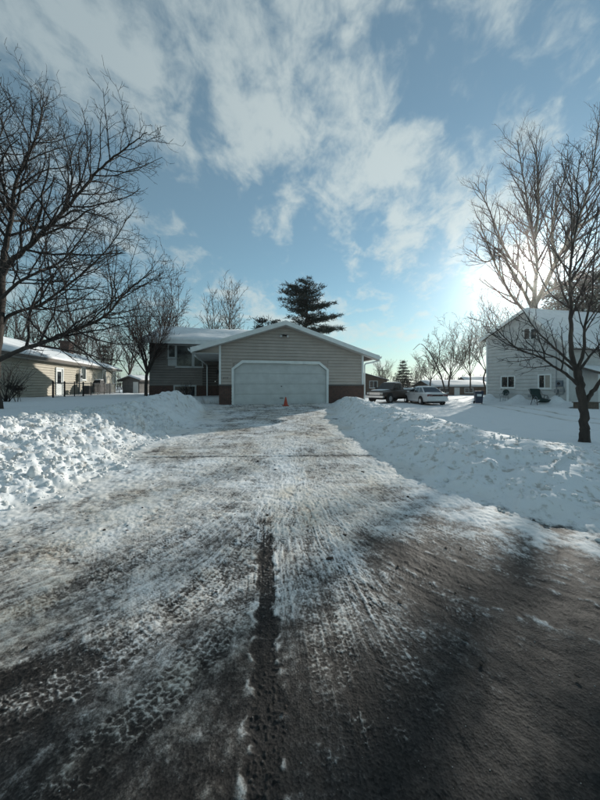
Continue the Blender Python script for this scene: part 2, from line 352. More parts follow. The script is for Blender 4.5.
def road_surface(x, y, d):
    """relief, snow cover 0..1, brown dirt 0..1 of the driven surface"""
    n1 = fbm(x * .9 + 31, y * .9, 4, .55); n2 = fbm(x * 4.1, y * 4.1 + 8, 3, .55); n3 = perlin(x * 19, y * 19)
    c = np.interp(y, [.4, 1.2, 1.7, 2.4, 3.4, 5.0, 5.9, 6.3, 9, 15], [.14, .31, .45, .53, .59, .65, .67, .66, .64, .64])
    c = c + .12 * n1 + .09 * n2 + .05 * n3
    c = c + (.30 + .25 * n2) * sstep(-1.0, .0, d + .30 * n1 + .22 * n2 + .10 * n3)
    # barer street towards the right, cover cut further to stand in for shade
    c = c - .24 * sstep(.1, 1.2, x) * (1 - sstep(1.7, 3.4, y)) + .10 * sstep(-.3, -2.2, x) * (1 - sstep(3, 5, y))
    dirt = np.clip(.36 + .50 * fbm(x * .7 - 9, y * .7 + 3, 3) + .25 * n2, 0, 1)
    n4 = fbm(x * 13 + 5, y * 13, 4, .65)
    c = c + .08 * n4 + (.08 * perlin(x * 37, y * 31) + .09 * perlin(x * 71, y * 55)) * sstep(1.3, 2.2, y)
    dirt = dirt * (1 - .65 * sstep(-.1, .9, x) * (1 - sstep(2.6, 4.2, y)))
    h = .012 * c + .004 * n2 + .003 * n3 * c + .0048 * n4 * np.clip(c, 0, 1) * sstep(1.6, 3.0, y)
    streak = np.zeros_like(x)
    for k, (pts, w, mode) in enumerate(TRACKS):
        sp = spline(pts, 6); lo = sp.min(0) - .8; hi = sp.max(0) + .8
        sel = np.where((x > lo[0]) & (x < hi[0]) & (y > lo[1]) & (y < hi[1]))[0]
        if not len(sel): continue
        X, Y = x[sel], y[sel]; best = np.full(X.shape, 1e9); T = np.zeros_like(X); S = np.zeros_like(X); acc = 0.0
        for a, b in zip(sp, sp[1:]):
            dx, dy = b - a; L = math.hypot(dx, dy)
            if L < 1e-6: continue
            t = np.clip(((X - a[0]) * dx + (Y - a[1]) * dy) / (L * L), 0, 1)
            ex = X - a[0] - t * dx; ey = Y - a[1] - t * dy; d = np.hypot(ex, ey); m = d < best
            best = np.where(m, d, best); T = np.where(m, (ex * dy - ey * dx) / L, T); S = np.where(m, acc + t * L, S); acc += L
        near = best < .8
        sel = sel[near]; T = T[near]; S = S[near]; best = best[near]; X = X[near]; Y = Y[near]
        hw = w / 2
        edge = hw * (1 + .12 * perlin(S * 5, T * 0 + k))
        m = 1 - sstep(edge * .86, edge * 1.05, np.abs(T))
        halo = 1 - sstep(hw, .75, np.abs(T))
        stv = perlin(T * 38 + k * 7, S * 1.6) + .6 * perlin(T * 90, S * 3)
        nf = .25 + .75 * sstep(1.2, 2.6, Y); c[sel] += .05 * stv * halo * nf
        h[sel] += .0012 * stv * halo * nf
        sc_ = np.clip(1 - np.abs(perlin(T * 42 + k * 3.7, S * 1.1 + k)) * 6, 0, 1) * sstep(-.1, .3, perlin(X * 1.7 + k, Y * 1.7)) * halo * sstep(1.3, 2.2, Y)
        c[sel] += .20 * sc_; h[sel] += .0035 * sc_
        patch = sstep(-.25, .25, fbm(X * 2.2 + k * 5, Y * 2.2, 2))
        fade = sstep(0, .3, S) * (1 - sstep(acc * .62, acc * .99, S))
        if mode == 'bare':
            rag = .035 * fbm(X * 9 + k, Y * 9, 3)
            mb_ = (1 - sstep(hw * .55, hw * 1.3, np.abs(T) + rag)) * fade
            c[sel] -= mb_ * (.36 - .10 * patch); h[sel] -= mb_ * .004
            rim = np.exp(-((np.abs(T) + rag - hw * 1.15) / .022) ** 2) * sstep(-.1, .35, fbm(X * 11, Y * 11, 2)) * fade
            c[sel] += .26 * rim; h[sel] += .004 * rim
            g = sstep(.25, .55, perlin(X * 55, Y * 55)) * mb_
            h[sel] += .004 * g; c[sel] += .22 * g
        else:
            lw_ = .0038 + .0026 * np.clip(Y - 1.2, 0, 3)
            pit = .031 + .004 * (k % 3); ribs = 5 + k % 2
            q = (T + hw) / (w / ribs); i = np.floor(q); fr = np.abs(q - np.round(q)) * (w / ribs)
            wob = .011 * perlin(S * 24, T * 24) + .006 * perlin(S * 60, T * 60)
            ln = np.exp(-((fr + wob * .7) / lw_) ** 2)
            sl = (S + i * pit * .43 + (T * .55 if k % 2 else -T * .35) + wob * 1.6) / pit
            tr = np.exp(-((np.abs(sl - np.round(sl)) * pit) / lw_) ** 2)
            br = sstep(-.85, .05, fbm(X * 4 + k, Y * 4, 3)) * (.62 + .38 * patch)
            g = np.maximum(ln * .8, tr) * br * m
            vis = 1 - sstep(4.2, 7.5, Y)
            c[sel] = c[sel] - m * (.06 * vis + .02) + (.21 + .07 * (1 - sstep(1.3, 2.2, Y))) * g * vis
            h[sel] += (-m * .002 + g * .0026) * vis
            dirt[sel] = dirt[sel] + .25 * m * (patch - .4)
    # joint between street and driveway
    jn = y - (5.95 + .03 * x + .02 * perlin(x * 2, y * 0))
    jm = np.exp(-(jn / .03) ** 2) * (x > -3.4) * (x < 1.8)
    c -= .22 * jm; h -= .012 * jm
    # scuffs, boot marks, crumbs
    cr = sstep(.42, .62, perlin(x * 26, y * 26)) * sstep(-.1, .4, n1) * sstep(1.9, 2.8, y)
    h += .006 * cr; c += .20 * cr
    white = sstep(.15, .5, fbm(x * 1.3 + 3, y * 2.6 - 5, 3)) * sstep(2.2, 3.4, y)
    c += .16 * white
    return h, np.clip(c, 0, 1), np.clip(dirt, 0, 1)

# fan-shaped sheet, finer close by, in front of and round the viewpoint
rr = [1.15]
while rr[-1] < 70:
    r = rr[-1]; q = max(r - .5, .6)
    rr.append(r + (q * q / 520 * 1.15 if q < 2.4 else (r * .0048 if r < 14.5 else r * .02)))
rr = np.array(rr)
aa = np.concatenate([np.linspace(-100, -54, 70, endpoint=False), np.linspace(-54, 54, 690, endpoint=False), np.linspace(54, 100, 71)])
AA, RR = np.meshgrid(np.radians(aa), rr)
GX = (RR * np.sin(AA)).ravel(); GY = (-.5 + RR * np.cos(AA)).ravel()
GZ, GD, GL, GB = terrain(GX, GY)
ro = np.where(GD < .25)[0]
hh, cc, dd = road_surface(GX[ro], GY[ro], GD[ro])
COV = np.ones_like(GX); DRT = np.zeros_like(GX)
wrd = 1 - sstep(-.05, .25, GD[ro])
GZ[ro] += hh * wrd
COV[ro] = cc * wrd + (1 - wrd); DRT[ro] = dd * wrd
# dirt thrown on the bank foot
bk = (GD > 0) & (GD < 1.2)
DRT[bk] = np.maximum(DRT[bk], .35 * np.clip(fbm(GX[bk] * 2, GY[bk] * 2, 3) + .1, 0, 1) * (1 - GD[bk] / 1.2))
# wheel ruts on the neighbour's drive at the right
for off in (0, 1.5):
    q = GX - (11.1 + off) - .27 * (GY - 11.1) + .15 * perlin(GY * .4, GY * 0)
    rt = np.exp(-(q / .16) ** 2) * (GX > 5) * (GY > 6) * (GY < 24)
    GZ -= .05 * rt; COV -= .48 * rt * (.7 + .5 * perlin(GX * 3, GY * 3)); DRT = np.maximum(DRT, .5 * rt)
bm_ = GD > 0
gr_ = sstep(.30, .62, fbm(GX[bm_] * 5.5, GY[bm_] * 5.5, 4, .6)) * GB[bm_]
COV[bm_] -= .30 * gr_; DRT[bm_] = np.maximum(DRT[bm_], .5 * gr_)
fp = sstep(.50, .66, perlin(GX * 2.1 + 50, GY * 2.1)) * (GD > 0) * (1 - GB) * (np.hypot(GX, GY) < 22)
GZ -= .05 * fp
COV = np.clip(COV, 0, 1)
nr, na = len(rr), len(aa)
idx = np.arange(nr * na).reshape(nr, na)
QU = np.stack([idx[:-1, :-1], idx[:-1, 1:], idx[1:, 1:], idx[1:, :-1]], -1).reshape(-1, 4)[:, ::-1]

def ground_mat():
    m = bpy.data.materials.new('snow slush and asphalt'); m.use_nodes = True; nt = m.node_tree; b = nt.nodes['Principled BSDF']
    N = nt.nodes.new; L = nt.links.new
    def at(n):
        a = N('ShaderNodeAttribute'); a.attribute_name = n; return a.outputs['Fac']
    def no(scale, det, rough=.6):
        n = N('ShaderNodeTexNoise'); n.inputs['Scale'].default_value = scale; n.inputs['Detail'].default_value = det; n.inputs['Roughness'].default_value = rough
        L(tcn.outputs['Object'], n.inputs['Vector']); return n.outputs['Fac']
    def ma(op, a, c_=None, d=None):
        n = N('ShaderNodeMath'); n.operation = op
        for i, v in enumerate((a, c_, d)):
            if v is None: continue
            if isinstance(v, (int, float)): n.inputs[i].default_value = v
            else: L(v, n.inputs[i])
        return n.outputs[0]
    tcn = N('ShaderNodeTexCoord')
    cov, dirt = at('cover'), at('dirt')
    f1 = no(75, 8, .82); f2 = no(9, 5); f3 = no(28, 6, .7)
    c = ma('ADD', cov, ma('MULTIPLY', ma('SUBTRACT', f1, .5), .85)); c = ma('ADD', c, ma('MULTIPLY', ma('SUBTRACT', f2, .5), .20))
    c = ma('ADD', c, ma('MULTIPLY', ma('SUBTRACT', f3, .5), .34))
    def ramp(fac, stops):
        r = N('ShaderNodeValToRGB'); L(fac, r.inputs[0]); e = r.color_ramp.elements
        while len(e) < len(stops): e.new(.5)
        for q, (p, v) in zip(e, stops): q.position = p; q.color = (*v, 1)
        return r.outputs[0]
    clean = ramp(c, [(.26, (.014, .013, .0125)), (.40, (.045, .042, .040)), (.52, (.20, .20, .195)), (.64, (.50, .515, .52)), (.86, (.78, .80, .81))])
    brown = ramp(c, [(.26, (.016, .0125, .0105)), (.40, (.046, .037, .031)), (.52, (.165, .138, .113)), (.64, (.40, .35, .29)), (.86, (.68, .64, .57))])
    mx = N('ShaderNodeMix'); mx.data_type = 'RGBA'; L(dirt, mx.inputs[0]); L(clean, mx.inputs[6]); L(brown, mx.inputs[7])
    # aggregate of the asphalt
    vo = N('ShaderNodeTexVoronoi'); vo.inputs['Scale'].default_value = 105; L(tcn.outputs['Object'], vo.inputs['Vector'])
    agg = N('ShaderNodeMix'); agg.data_type = 'RGBA'; agg.blend_type = 'MULTIPLY'
    L(ramp(c, [(.2, (1, 1, 1)), (.5, (0, 0, 0))]), agg.inputs[0]); L(mx.outputs[2], agg.inputs[6])
    sc = N('ShaderNodeMapRange'); L(vo.outputs['Color'], sc.inputs[0]); sc.inputs[3].default_value = .15; sc.inputs[4].default_value = 2.6
    L(sc.outputs[0], agg.inputs[7])
    L(agg.outputs[2], b.inputs['Base Color'])
    rg = N('ShaderNodeMapRange'); L(c, rg.inputs[0]); rg.inputs[1].default_value = .15; rg.inputs[2].default_value = .8; rg.inputs[3].default_value = .66; rg.inputs[4].default_value = .78
    L(rg.outputs[0], b.inputs['Roughness']); b.inputs['Specular IOR Level'].default_value = .2
    hsum = ma('ADD', ma('MULTIPLY', f1, .5), ma('MULTIPLY', vo.outputs['Distance'], .35)); hsum = ma('ADD', hsum, ma('MULTIPLY', f2, .6))
    bp = N('ShaderNodeBump'); bp.inputs['Strength'].default_value = .55; bp.inputs['Distance'].default_value = .008
    L(hsum, bp.inputs['Height']); L(bp.outputs[0], b.inputs['Normal'])
    return m
GROUND = ground_mat()
def sheet(name, qsel):
    q = QU[qsel]; u, inv = np.unique(q, return_inverse=True)
    V = np.stack([GX[u], GY[u], GZ[u]], -1)
    o = big_mesh(name, V, inv.reshape(-1, 4), GROUND)
    for an, ar in (('cover', COV), ('dirt', DRT)):
        a = o.data.attributes.new(an, 'FLOAT', 'POINT'); a.data.foreach_set('value', ar[u].astype(np.float32))
    return o
qd = GD[QU].mean(1); qb = GB[QU].mean(1); ql = GL[QU[:, 0]]; qy = GY[QU].mean(1); qx = GX[QU].mean(1)
on_road = qd < 0
is_bank = (~on_road) & (qb > .02) & (qy < 17.5) & (np.abs(qx) < 9)
street = on_road & (qy < 5.95)
tag(sheet('street', street), kind='structure')
tag(sheet('driveway', on_road & ~street), kind='structure')
bank_l = tag(sheet('snow_bank', is_bank & ql), 'high lumpy ploughed snow bank full of broken chunks along the driveway', 'snow bank')
bank_r = tag(sheet('snow_bank', is_bank & ~ql), 'long low ploughed snow bank running beside the driveway toward the bare young tree', 'snow bank')
tag(sheet('snow_ground', ~on_road & ~is_bank), kind='structure')
# the rest of the land, out to the horizon and behind the viewpoint
fr = np.concatenate([[69.0], np.geomspace(75, 1500, 16)]); fa = np.radians(np.linspace(-100, 100, 90))
FA, FR = np.meshgrid(fa, fr); FX = (FR * np.sin(FA)).ravel(); FY = (-.5 + FR * np.cos(FA)).ravel()
FZ = np.full(FX.shape, .26) + .1 * perlin(FX * .02, FY * .02)
fi = np.arange(len(fr) * 90).reshape(len(fr), 90)
o = big_mesh('snow_field', np.stack([FX, FY, FZ], -1), np.stack([fi[:-1, :-1], fi[:-1, 1:], fi[1:, 1:], fi[1:, :-1]], -1).reshape(-1, 4)[:, ::-1], SNOW)
tag(o, kind='structure')
m = MB(); m.box(-120, 120, -120, 1.2, -.5, -.03)
asph = mat('worn asphalt', (.024, .021, .019), .6, .2, 30, .5, 150)
tag(m.build('roadbed', asph), kind='structure')

def ground_at(x, y):
    z, d, _, _ = terrain(np.array([float(x)]), np.array([float(y)])); return float(z[0])

# broken chunks of ploughed snow
def chunk_mesh(rng, r, sub):
    import bmesh
    bm = bmesh.new(); bmesh.ops.create_icosphere(bm, subdivisions=sub, radius=1.0)
    ax = rng.uniform(.6, 1.25, 3); planes = [(Vector(rng.normal(size=3)).normalized(), rng.uniform(.45, .85)) for _ in range(7)]
    for v in bm.verts:
        p = v.co.copy()
        for n, k in planes:
            e = p.dot(n)
            if e > k: p -= n * (e - k) * .9
        p *= 1 + .07 * math.sin(9 * p.x + 5 * p.y + ax[0] * 50) * math.cos(8 * p.z + ax[1] * 30) + rng.normal() * .03
        v.co = Vector((p.x * ax[0], p.y * ax[1], p.z * ax[2] * .8)) * r
    V = np.array([v.co[:] for v in bm.verts]); F = np.array([[v.index for v in f.verts] for f in bm.faces]); bm.free()
    return V, F
crng = np.random.default_rng(5)
protoV = [chunk_mesh(crng, 1.0, 2) for _ in range(10)]; protoS = [chunk_mesh(crng, 1.0, 1) for _ in range(16)]
def scatter_chunks(bank, want, lft, rad, ybox, nbig, seed):
    rg = np.random.default_rng(seed); VS, FS, k = [], [], 0
    X = rg.uniform(-8.5, -2.6, want * 4) if lft else rg.uniform(1.0, 5.5, want * 4); Y = rg.uniform(*ybox, want * 4)
    Z, Dd, Lf, Bb = terrain(X, Y)
    ok = np.where((Lf == lft) & (Dd > -.15) & ((Bb > .05) | (Dd < .3)))[0][:want]
    for n, i in enumerate(ok):
        x, y, z = X[i], Y[i], float(Z[i])
        r = rad[0] * (rad[1] / rad[0]) ** (rg.random() ** 1.7)
        if n < nbig: r = rad[1] * (.8 + 2.4 * rg.random() ** 3)
        V, F = protoV[rg.integers(10)] if n < nbig else protoS[rg.integers(16)]
        M = np.array(Euler(tuple(rg.uniform(0, 6.28, 3))).to_matrix())
        if n < nbig:
            me = bpy.data.meshes.new('snow_chunk'); me.from_pydata([tuple(v) for v in (V * r) @ M.T], [], F.tolist()); me.update()
            for p_ in me.polygons: p_.use_smooth = True
            o = link('snow_chunk', me, SNOWBANK, bank); o.location = (x, y, z - r * .10)
        else:
            VS.append((V * r) @ M.T + np.array([x, y, z + r * .08])); FS.append(F + k); k += len(V)
    o = big_mesh('snow_crumbs', np.vstack(VS), np.vstack(FS), SNOWBANK, bank); tag(o, kind='stuff')
scatter_chunks(bank_l, 6500, True, (.006, .058), (2.6, 9.2), 130, 3)
scatter_chunks(bank_r, 2600, False, (.008, .045), (2.6, 13), 12, 4)

# loose crumbs of snow and ice lying on the driven surface
rg = np.random.default_rng(77); X = rg.uniform(-2.6, 2.0, 1500); Y = 1.0 + 6.5 * rg.random(1500) ** 1.2
Z, Dd, _, _ = terrain(X, Y); ok = Dd < -.1; X, Y, Z, Dd = X[ok], Y[ok], Z[ok], Dd[ok]; hq, cq, _ = road_surface(X, Y, Dd)
VS, FS, k = [], [], 0
for x, y, z in zip(X, Y, Z + hq):
    V, F = protoS[rg.integers(16)]; r = .0012 + .0016 * y * rg.random() ** 2.5
    VS.append(V * r + np.array([x, y, z + r * .4])); FS.append(F + k); k += len(V)
tag(big_mesh('ice_crumbs', np.vstack(VS), np.vstack(FS), mat('grey ice', (.38, .38, .37), .6, .2, 40), smooth=False), 'loose pale crumbs of snow and ice scattered over the street', 'snow crumbs', kind='stuff')
# ------------------------------------------------------------------ house-building helpers
def lap_rows(z0, z1, e):
    n = max(1, int(math.ceil((z1 - z0) / e - 1e-6))); return [(z0 + i * e, min(z0 + (i + 1) * e, z1)) for i in range(n)]
def row_segments(xl, xr, za, zb, holes):
    """spans of a board row left of, between and right of the openings"""
    segs = [(xl, xr)]
    for hx0, hx1, hz0, hz1 in holes:
        if zb > hz0 + .01 and za < hz1 - .01:
            new = []
            for a, b in segs:
                if hx1 <= a or hx0 >= b: new.append((a, b)); continue
                if hx0 > a: new.append((a, hx0))
                if hx1 < b: new.append((hx1, b))
            segs = new
    return segs
def lap_board(mb, a0, b0, a1, b1, za, zb, y, gap=.010):
    """one clapboard: lower edge stands proud; a/b are its left/right ends at the lower (0) and upper (1) edge"""
    mb.add([(a0, y - .048, za + gap), (b0, y - .048, za + gap), (b1, y - .006, zb), (a1, y - .006, zb), (a0, y + .01, za + gap), (b0, y + .01, za + gap), (b1, y + .01, zb), (a1, y + .01, zb)],
           [(0, 1, 2, 3), (5, 4, 7, 6), (0, 4, 5, 1), (1, 5, 6, 2), (2, 6, 7, 3), (3, 7, 4, 0)])
def siding(parent, name, m, z0, z1, e, ends, holes, y=0.0, M=None, single=False):
    """ends(z) -> (left, right). joined into one part, or one object for each board"""
    mb = MB(M)
    for za, zb in lap_rows(z0, z1, e):
        la, ra = ends(za); lb, rb = ends(zb - .001)
        if rb - lb < .02: continue
        for a, b in row_segments(min(la, lb) if la < lb else la, ra, za, zb, holes):
            a1 = max(a, lb); b1 = min(b, rb); a0 = max(a, la); b0 = min(b, ra)
            if b1 - a1 < .01: continue
            if single:
                s = MB(M); lap_board(s, a0, b0, a1, b1, za, zb, y, .026); s.build(name, m, parent)
            else: lap_board(mb, a0, b0, a1, b1, za, zb, y)
    if not single: return tag(mb.build(name, m, parent), kind='stuff')
def window(parent, x0, x1, z0, z1, y, M=None, panes=2, fw=.07, fm=None, gm=None, sill=True, gmats=None):
    fm = fm or TRIM; gm = gm or GLASS
    f = MB(M)
    f.box(x0 - fw, x1 + fw, y - .055, y + .02, z1, z1 + fw); f.box(x0 - fw, x1 + fw, y - .055, y + .02, z0 - fw, z0)
    f.box(x0 - fw, x0, y - .055, y + .02, z0, z1); f.box(x1, x1 + fw, y - .055, y + .02, z0, z1)
    w = (x1 - x0) / panes
    for i in range(1, panes): f.box(x0 + i * w - .025, x0 + i * w + .025, y - .045, y + .02, z0, z1)
    o = f.build('window', fm, parent)
    for i in range(panes):
        g = MB(M); g.box(x0 + i * w + (.025 if i else 0), x0 + (i + 1) * w - (.025 if i < panes - 1 else 0), y - .015, y + .012, z0, z1)
        g.build('pane', (gmats[i] if gmats else gm), o)
    if sill:
        s = MB(M); s.box(x0 - fw - .04, x1 + fw + .04, y - .09, y - .056, z0 - fw - .05, z0 - fw + .01); s.build('sill', fm, o)
    return o
def bricks(parent, x0, x1, z0, z1, y, M=None, back=.1):
    bk = MB(M); bk.box(x0, x1, y + .004, y + back, z0, z1); bk.build('mortar', MORTAR, parent)
    mb = MB(M); rh = .075; r = 0; z = z0
    while z < z1 - .02:
        x = x0 - (.105 if r % 2 else 0)
        while x < x1 - .01:
            a, b = max(x, x0), min(x + .20, x1)
            if b - a > .02:
                p = random.uniform(0, .006); mb.box(a + .001, b, y - .012 - p, y + .02, z, min(z + .063, z1))
            x += .21
        z += rh; r += 1
    tag(mb.build('brickwork', BRICK, parent), kind='stuff')
def snow_slab(parent, corners, nx, ny, th, M=None, name='roof_snow', seed=0, edge=.12):
    """snow lying on a sloping quad: corners a,b (eave), c,d (ridge), uneven thickness and lip"""
    a, b, c, d = [np.array(q, float) for q in corners]
    u, v = np.meshgrid(np.linspace(0, 1, nx), np.linspace(0, 1, ny)); u = u.ravel(); v = v.ravel()
    base = (a[None] * ((1 - u) * (1 - v))[:, None] + b[None] * (u * (1 - v))[:, None] + c[None] * (u * v)[:, None] + d[None] * ((1 - u) * v)[:, None])
    lu = np.linalg.norm(b - a); lv = np.linalg.norm(d - a)
    n = perlin(u * lu * .8 + seed, v * lv * .8) * .35 + perlin(u * lu * 2.6 + seed, v * lv * 2.6) * .15
    e = np.minimum(np.minimum(u * lu, (1 - u) * lu), v * lv) / edge
    t = th * (1 + n) * np.clip(.25 + .75 * e, 0, 1)
    top = base.copy(); top[:, 2] += t
    top[v == 0] = base[v == 0] + np.array([0, 0, 1]) * (th * .55 * (1 + n[v == 0]))[:, None]
    dv = (a - d) / np.linalg.norm(a - d); top[v == 0] += dv[None] * (np.clip(.05 + .16 * n[v == 0], 0, .12))[:, None]
    base[:, 2] += .004
    i = np.arange(nx * ny).reshape(ny, nx)
    Q = np.stack([i[:-1, :-1], i[:-1, 1:], i[1:, 1:], i[1:, :-1]], -1).reshape(-1, 4)
    k = nx * ny; sides = []
    loop = list(i[0]) + list(i[1:, -1]) + list(i[-1, ::-1][1:]) + list(i[::-1, 0][1:-1])
    for p_, q_ in zip(loop, loop[1:] + loop[:1]): sides.append((p_ + k, q_ + k, q_, p_))
    V = np.vstack([top, base])
    if M is not None: V = np.array([(M @ Vector(p_))[:] for p_ in V])
    return big_mesh(name, V, np.vstack([Q, np.array(sides)]), SNOW, parent)
def roof_slab(mb, e0, e1, r1, r0, th=.14):
    """sloping roof plane with thickness; e0,e1 eave ends, r1,r0 ridge ends"""
    vs = [Vector(q) for q in (e0, e1, r1, r0)]; dn = [q - Vector((0, 0, th)) for q in vs]
    mb.add(vs + dn, [(0, 1, 2, 3), (7, 6, 5, 4), (0, 4, 5, 1), (1, 5, 6, 2), (2, 6, 7, 3), (3, 7, 4, 0)])

# ------------------------------------------------------------------ the house with the double garage
GA = R(12); GLOC = (-4.09, 15.15, .50)
H = empty('house', GLOC, GA, 'taupe split level house with white double garage door and snowy roof behind', 'house')
GW = 7.79; APX, APZ, PIT = 3.35, 4.20, .328        # local: ridge position, ridge underside height, roof pitch
DX0, DX1, DZ = .74, 5.64, 2.13
def g_ends(z):
    k = (APZ - z) / PIT; return (max(0.0, APX - k), min(GW, APX + k))
siding(H, 'siding', TAUPE, 1.02, APZ - .03, .165, g_ends, [(DX0 - .1, DX1 + .1, -1, DZ + .1)])
wb = MB(); zL, zR = APZ - PIT * APX - .02, APZ - PIT * (GW - APX) - .02
wb.prism([(0, 0), (DX0 - .02, 0), (DX0 - .02, DZ + .02), (DX1 + .02, DZ + .02), (DX1 + .02, 0), (GW, 0), (GW, zR), (APX, APZ - .03), (0, zL)], .012, .16)
wb.box(0, .15, .165, 7.5, 0, zL); wb.box(GW - .15, GW, .165, 7.5, 0, zR); wb.box(.16, GW - .16, 7.35, 7.5, 0, 2.6)
wb.build('wall', TAUPE, H)
sd = MB(); sd.box(-.004, .10, -.06, -.004, 1.03, zL + .02); sd.build('corner_board', TRIM, H)
sd = MB(); sd.box(GW - .10, GW + .004, -.06, -.004, 1.03, zR); sd.build('corner_board', TRIM, H)
for a, b in ((0.0, DX0 - .11), (DX1 + .11, GW)):
    bricks(H, a, b, -.1, .96, -.07)
    c = MB(); c.box(a, b, -.13, .01, .963, 1.015); c.build('ledge', mat('stone ledge', (.10, .10, .10), .9, .1, 8), H)
# door: four sections with grooves in an octagonal frame
ch = .42
fr = MB()
outer = [(DX0 - .12, 0), (DX0 - .12, DZ - ch + .14), (DX0 + ch - .02, DZ + .14), (DX1 - ch + .02, DZ + .14), (DX1 + .12, DZ - ch + .14), (DX1 + .12, 0)]
inner = [(DX0, 0), (DX0, DZ - ch + .09), (DX0 + ch + .02, DZ), (DX1 - ch - .02, DZ), (DX1, DZ - ch + .09), (DX1, 0)]
for i in range(5):
    fr.prism([outer[i], inner[i], inner[i + 1], outer[i + 1]][::-1], -.075, .06)
gd = fr.build('door_frame', TRIM, H)
for x in (DX0, DX1 - .5):      # the clipped corners of the opening
    c = MB()
    if x == DX0: c.prism([(DX0, DZ - ch + .09), (DX0 + ch + .02, DZ), (DX0, DZ)], -.03, .06)
    else: c.prism([(DX1, DZ - ch + .09), (DX1, DZ), (DX1 - ch - .02, DZ)], -.03, .06)
    c.build('corner_filler', TAUPE, H)
ph = DZ / 4
for i in range(4):
    p_ = MB(); p_.box(DX0 + .004, DX1 - .004, .07, .11, i * ph + .006, (i + 1) * ph - .006)
    for q in range(8):
        w = (DX1 - DX0) / 8; p_.box(DX0 + q * w + .06, DX0 + (q + 1) * w - .06, .064, .071, i * ph + .08, (i + 1) * ph - .08)
    p_.build('door_panel', DOORW, H)
q = MB(); q.box((DX0 + DX1) / 2 - .09, (DX0 + DX1) / 2 + .09, .03, .063, .30, .33); q.build('door_handle', BLACKM, H)
q = MB(); q.bar(((DX0 + DX1) / 2, .04, ph * 1.75), ((DX0 + DX1) / 2, .066, ph * 1.75), .03); q.build('door_lock', BLACKM, H)
s = MB(); s.box(DX0, DX1, .062, .12, -.03, .005); s.build('door_seal', BLACKR, H)
b_ = MB(); b_.box(DX0, DX1, .115, .14, 0, DZ); b_.build('door_backing', DOORW, H)
# roof with white rake boards, soffit and gutters
EL, ER = -1.30, 8.57
zEL, zER = APZ + .12 - PIT * (APX - EL), APZ + .12 - PIT * (ER - APX)
rf = MB(); roof_slab(rf, (EL, -.42, zEL), (EL, 7.9, zEL), (APX, 7.9, APZ + .12), (APX, -.42, APZ + .12), .10)
ro_ = rf.build('roof', SHINGLE, H)
rf = MB(); roof_slab(rf, (ER, 7.9, zER), (ER, -.42, zER), (APX, -.42, APZ + .12), (APX, 7.9, APZ + .12), .10); rf.build('roof', SHINGLE, H)
snow_slab(H, [(EL, 7.85, zEL), (EL, -.40, zEL), (APX, -.40, APZ + .12), (APX, 7.85, APZ + .12)], 30, 18, .07, seed=3)
snow_slab(H, [(ER, -.40, zER), (ER, 7.85, zER), (APX, 7.85, APZ + .12), (APX, -.40, APZ + .12)], 30, 18, .07, seed=9)
for xe, ze in ((EL, zEL), (ER, zER)):
    r_ = MB(); r_.prism([(xe, ze - .22), (APX, APZ + .12 - .22), (APX, APZ + .125), (xe, ze + .005)][::(1 if xe < APX else -1)], -.445, -.423); r_.build('rake_board', TRIM, H)
    sf = MB(); sf.prism([(xe, ze - .24), (APX, APZ - .12), (APX, APZ - .105), (xe, ze - .225)][::(1 if xe < APX else -1)], -.42, -.03); sf.build('soffit', SOFFIT, H)
    gt = MB(); sgn = -1 if xe < APX else 1
    gt.prism([(xe, ze - .14), (xe, ze - .02), (xe + sgn * .02, ze - .02), (xe + sgn * .02, ze - .11), (xe + sgn * .10, ze - .11), (xe + sgn * .12, ze - .02), (xe + sgn * .135, ze - .02), (xe + sgn * .11, ze - .14)][::(-1 if sgn > 0 else 1)], -.44, 7.8)
    gt.build('gutter', TRIM, H)
pg = MB(); pg.prism([(EL + .12, zEL - .227), (-.005, zEL - .227), (-.005, APZ - PIT * APX - .01)], -.02, .05); pg.build('porch_gable', TAUPE, H)
sf = MB(); sf.box(EL + .02, -.005, -.42, 7.4, zEL - .245, zEL - .228); sf.build('porch_soffit', SOFFIT, H)
d_ = MB(); d_.path([(ER + .04, -.30, zER - .14), (ER + .03, -.30, zER - .26), (GW + .10, -.10, zER - .42), (GW + .06, -.06, zER - .50), (GW + .06, -.06, .05)], .04); d_.build('downspout', TRIM, H)
# twin floodlight under the ridge
fl = MB(); fl.lathe((APX - .05, -.06, 3.62), [(.07, -.03), (.07, .03)], 12); base = fl.build('floodlight', BLACKM, H)
for s_ in (-1, 1):
    q = MB(); q.bar((APX - .05 + s_ * .03, -.08, 3.63), (APX - .05 + s_ * .10, -.13, 3.60), .02, 8); q.bar((APX - .05 + s_ * .10, -.13, 3.60), (APX - .05 + s_ * .17, -.24, 3.54), .045, 10, .08); q.build('lamp_head', BLACKM, base)
    q = MB(); q.bar((APX - .05 + s_ * .171, -.242, 3.539), (APX - .05 + s_ * .174, -.248, 3.536), .07, 10); q.build('lens', CLEARL, base)
pl = MB(); pl.box(.20, .50, -.07, -.03, 1.30, 1.42); nb = pl.build('number_plate', TAUPE, H)
for i, x in enumerate((.235, .30, .37, .44)):
    q = MB(); q.box(x - .012, x + .012, -.076, -.071, 1.32, 1.40); q.build('numeral', BLACKM, nb)
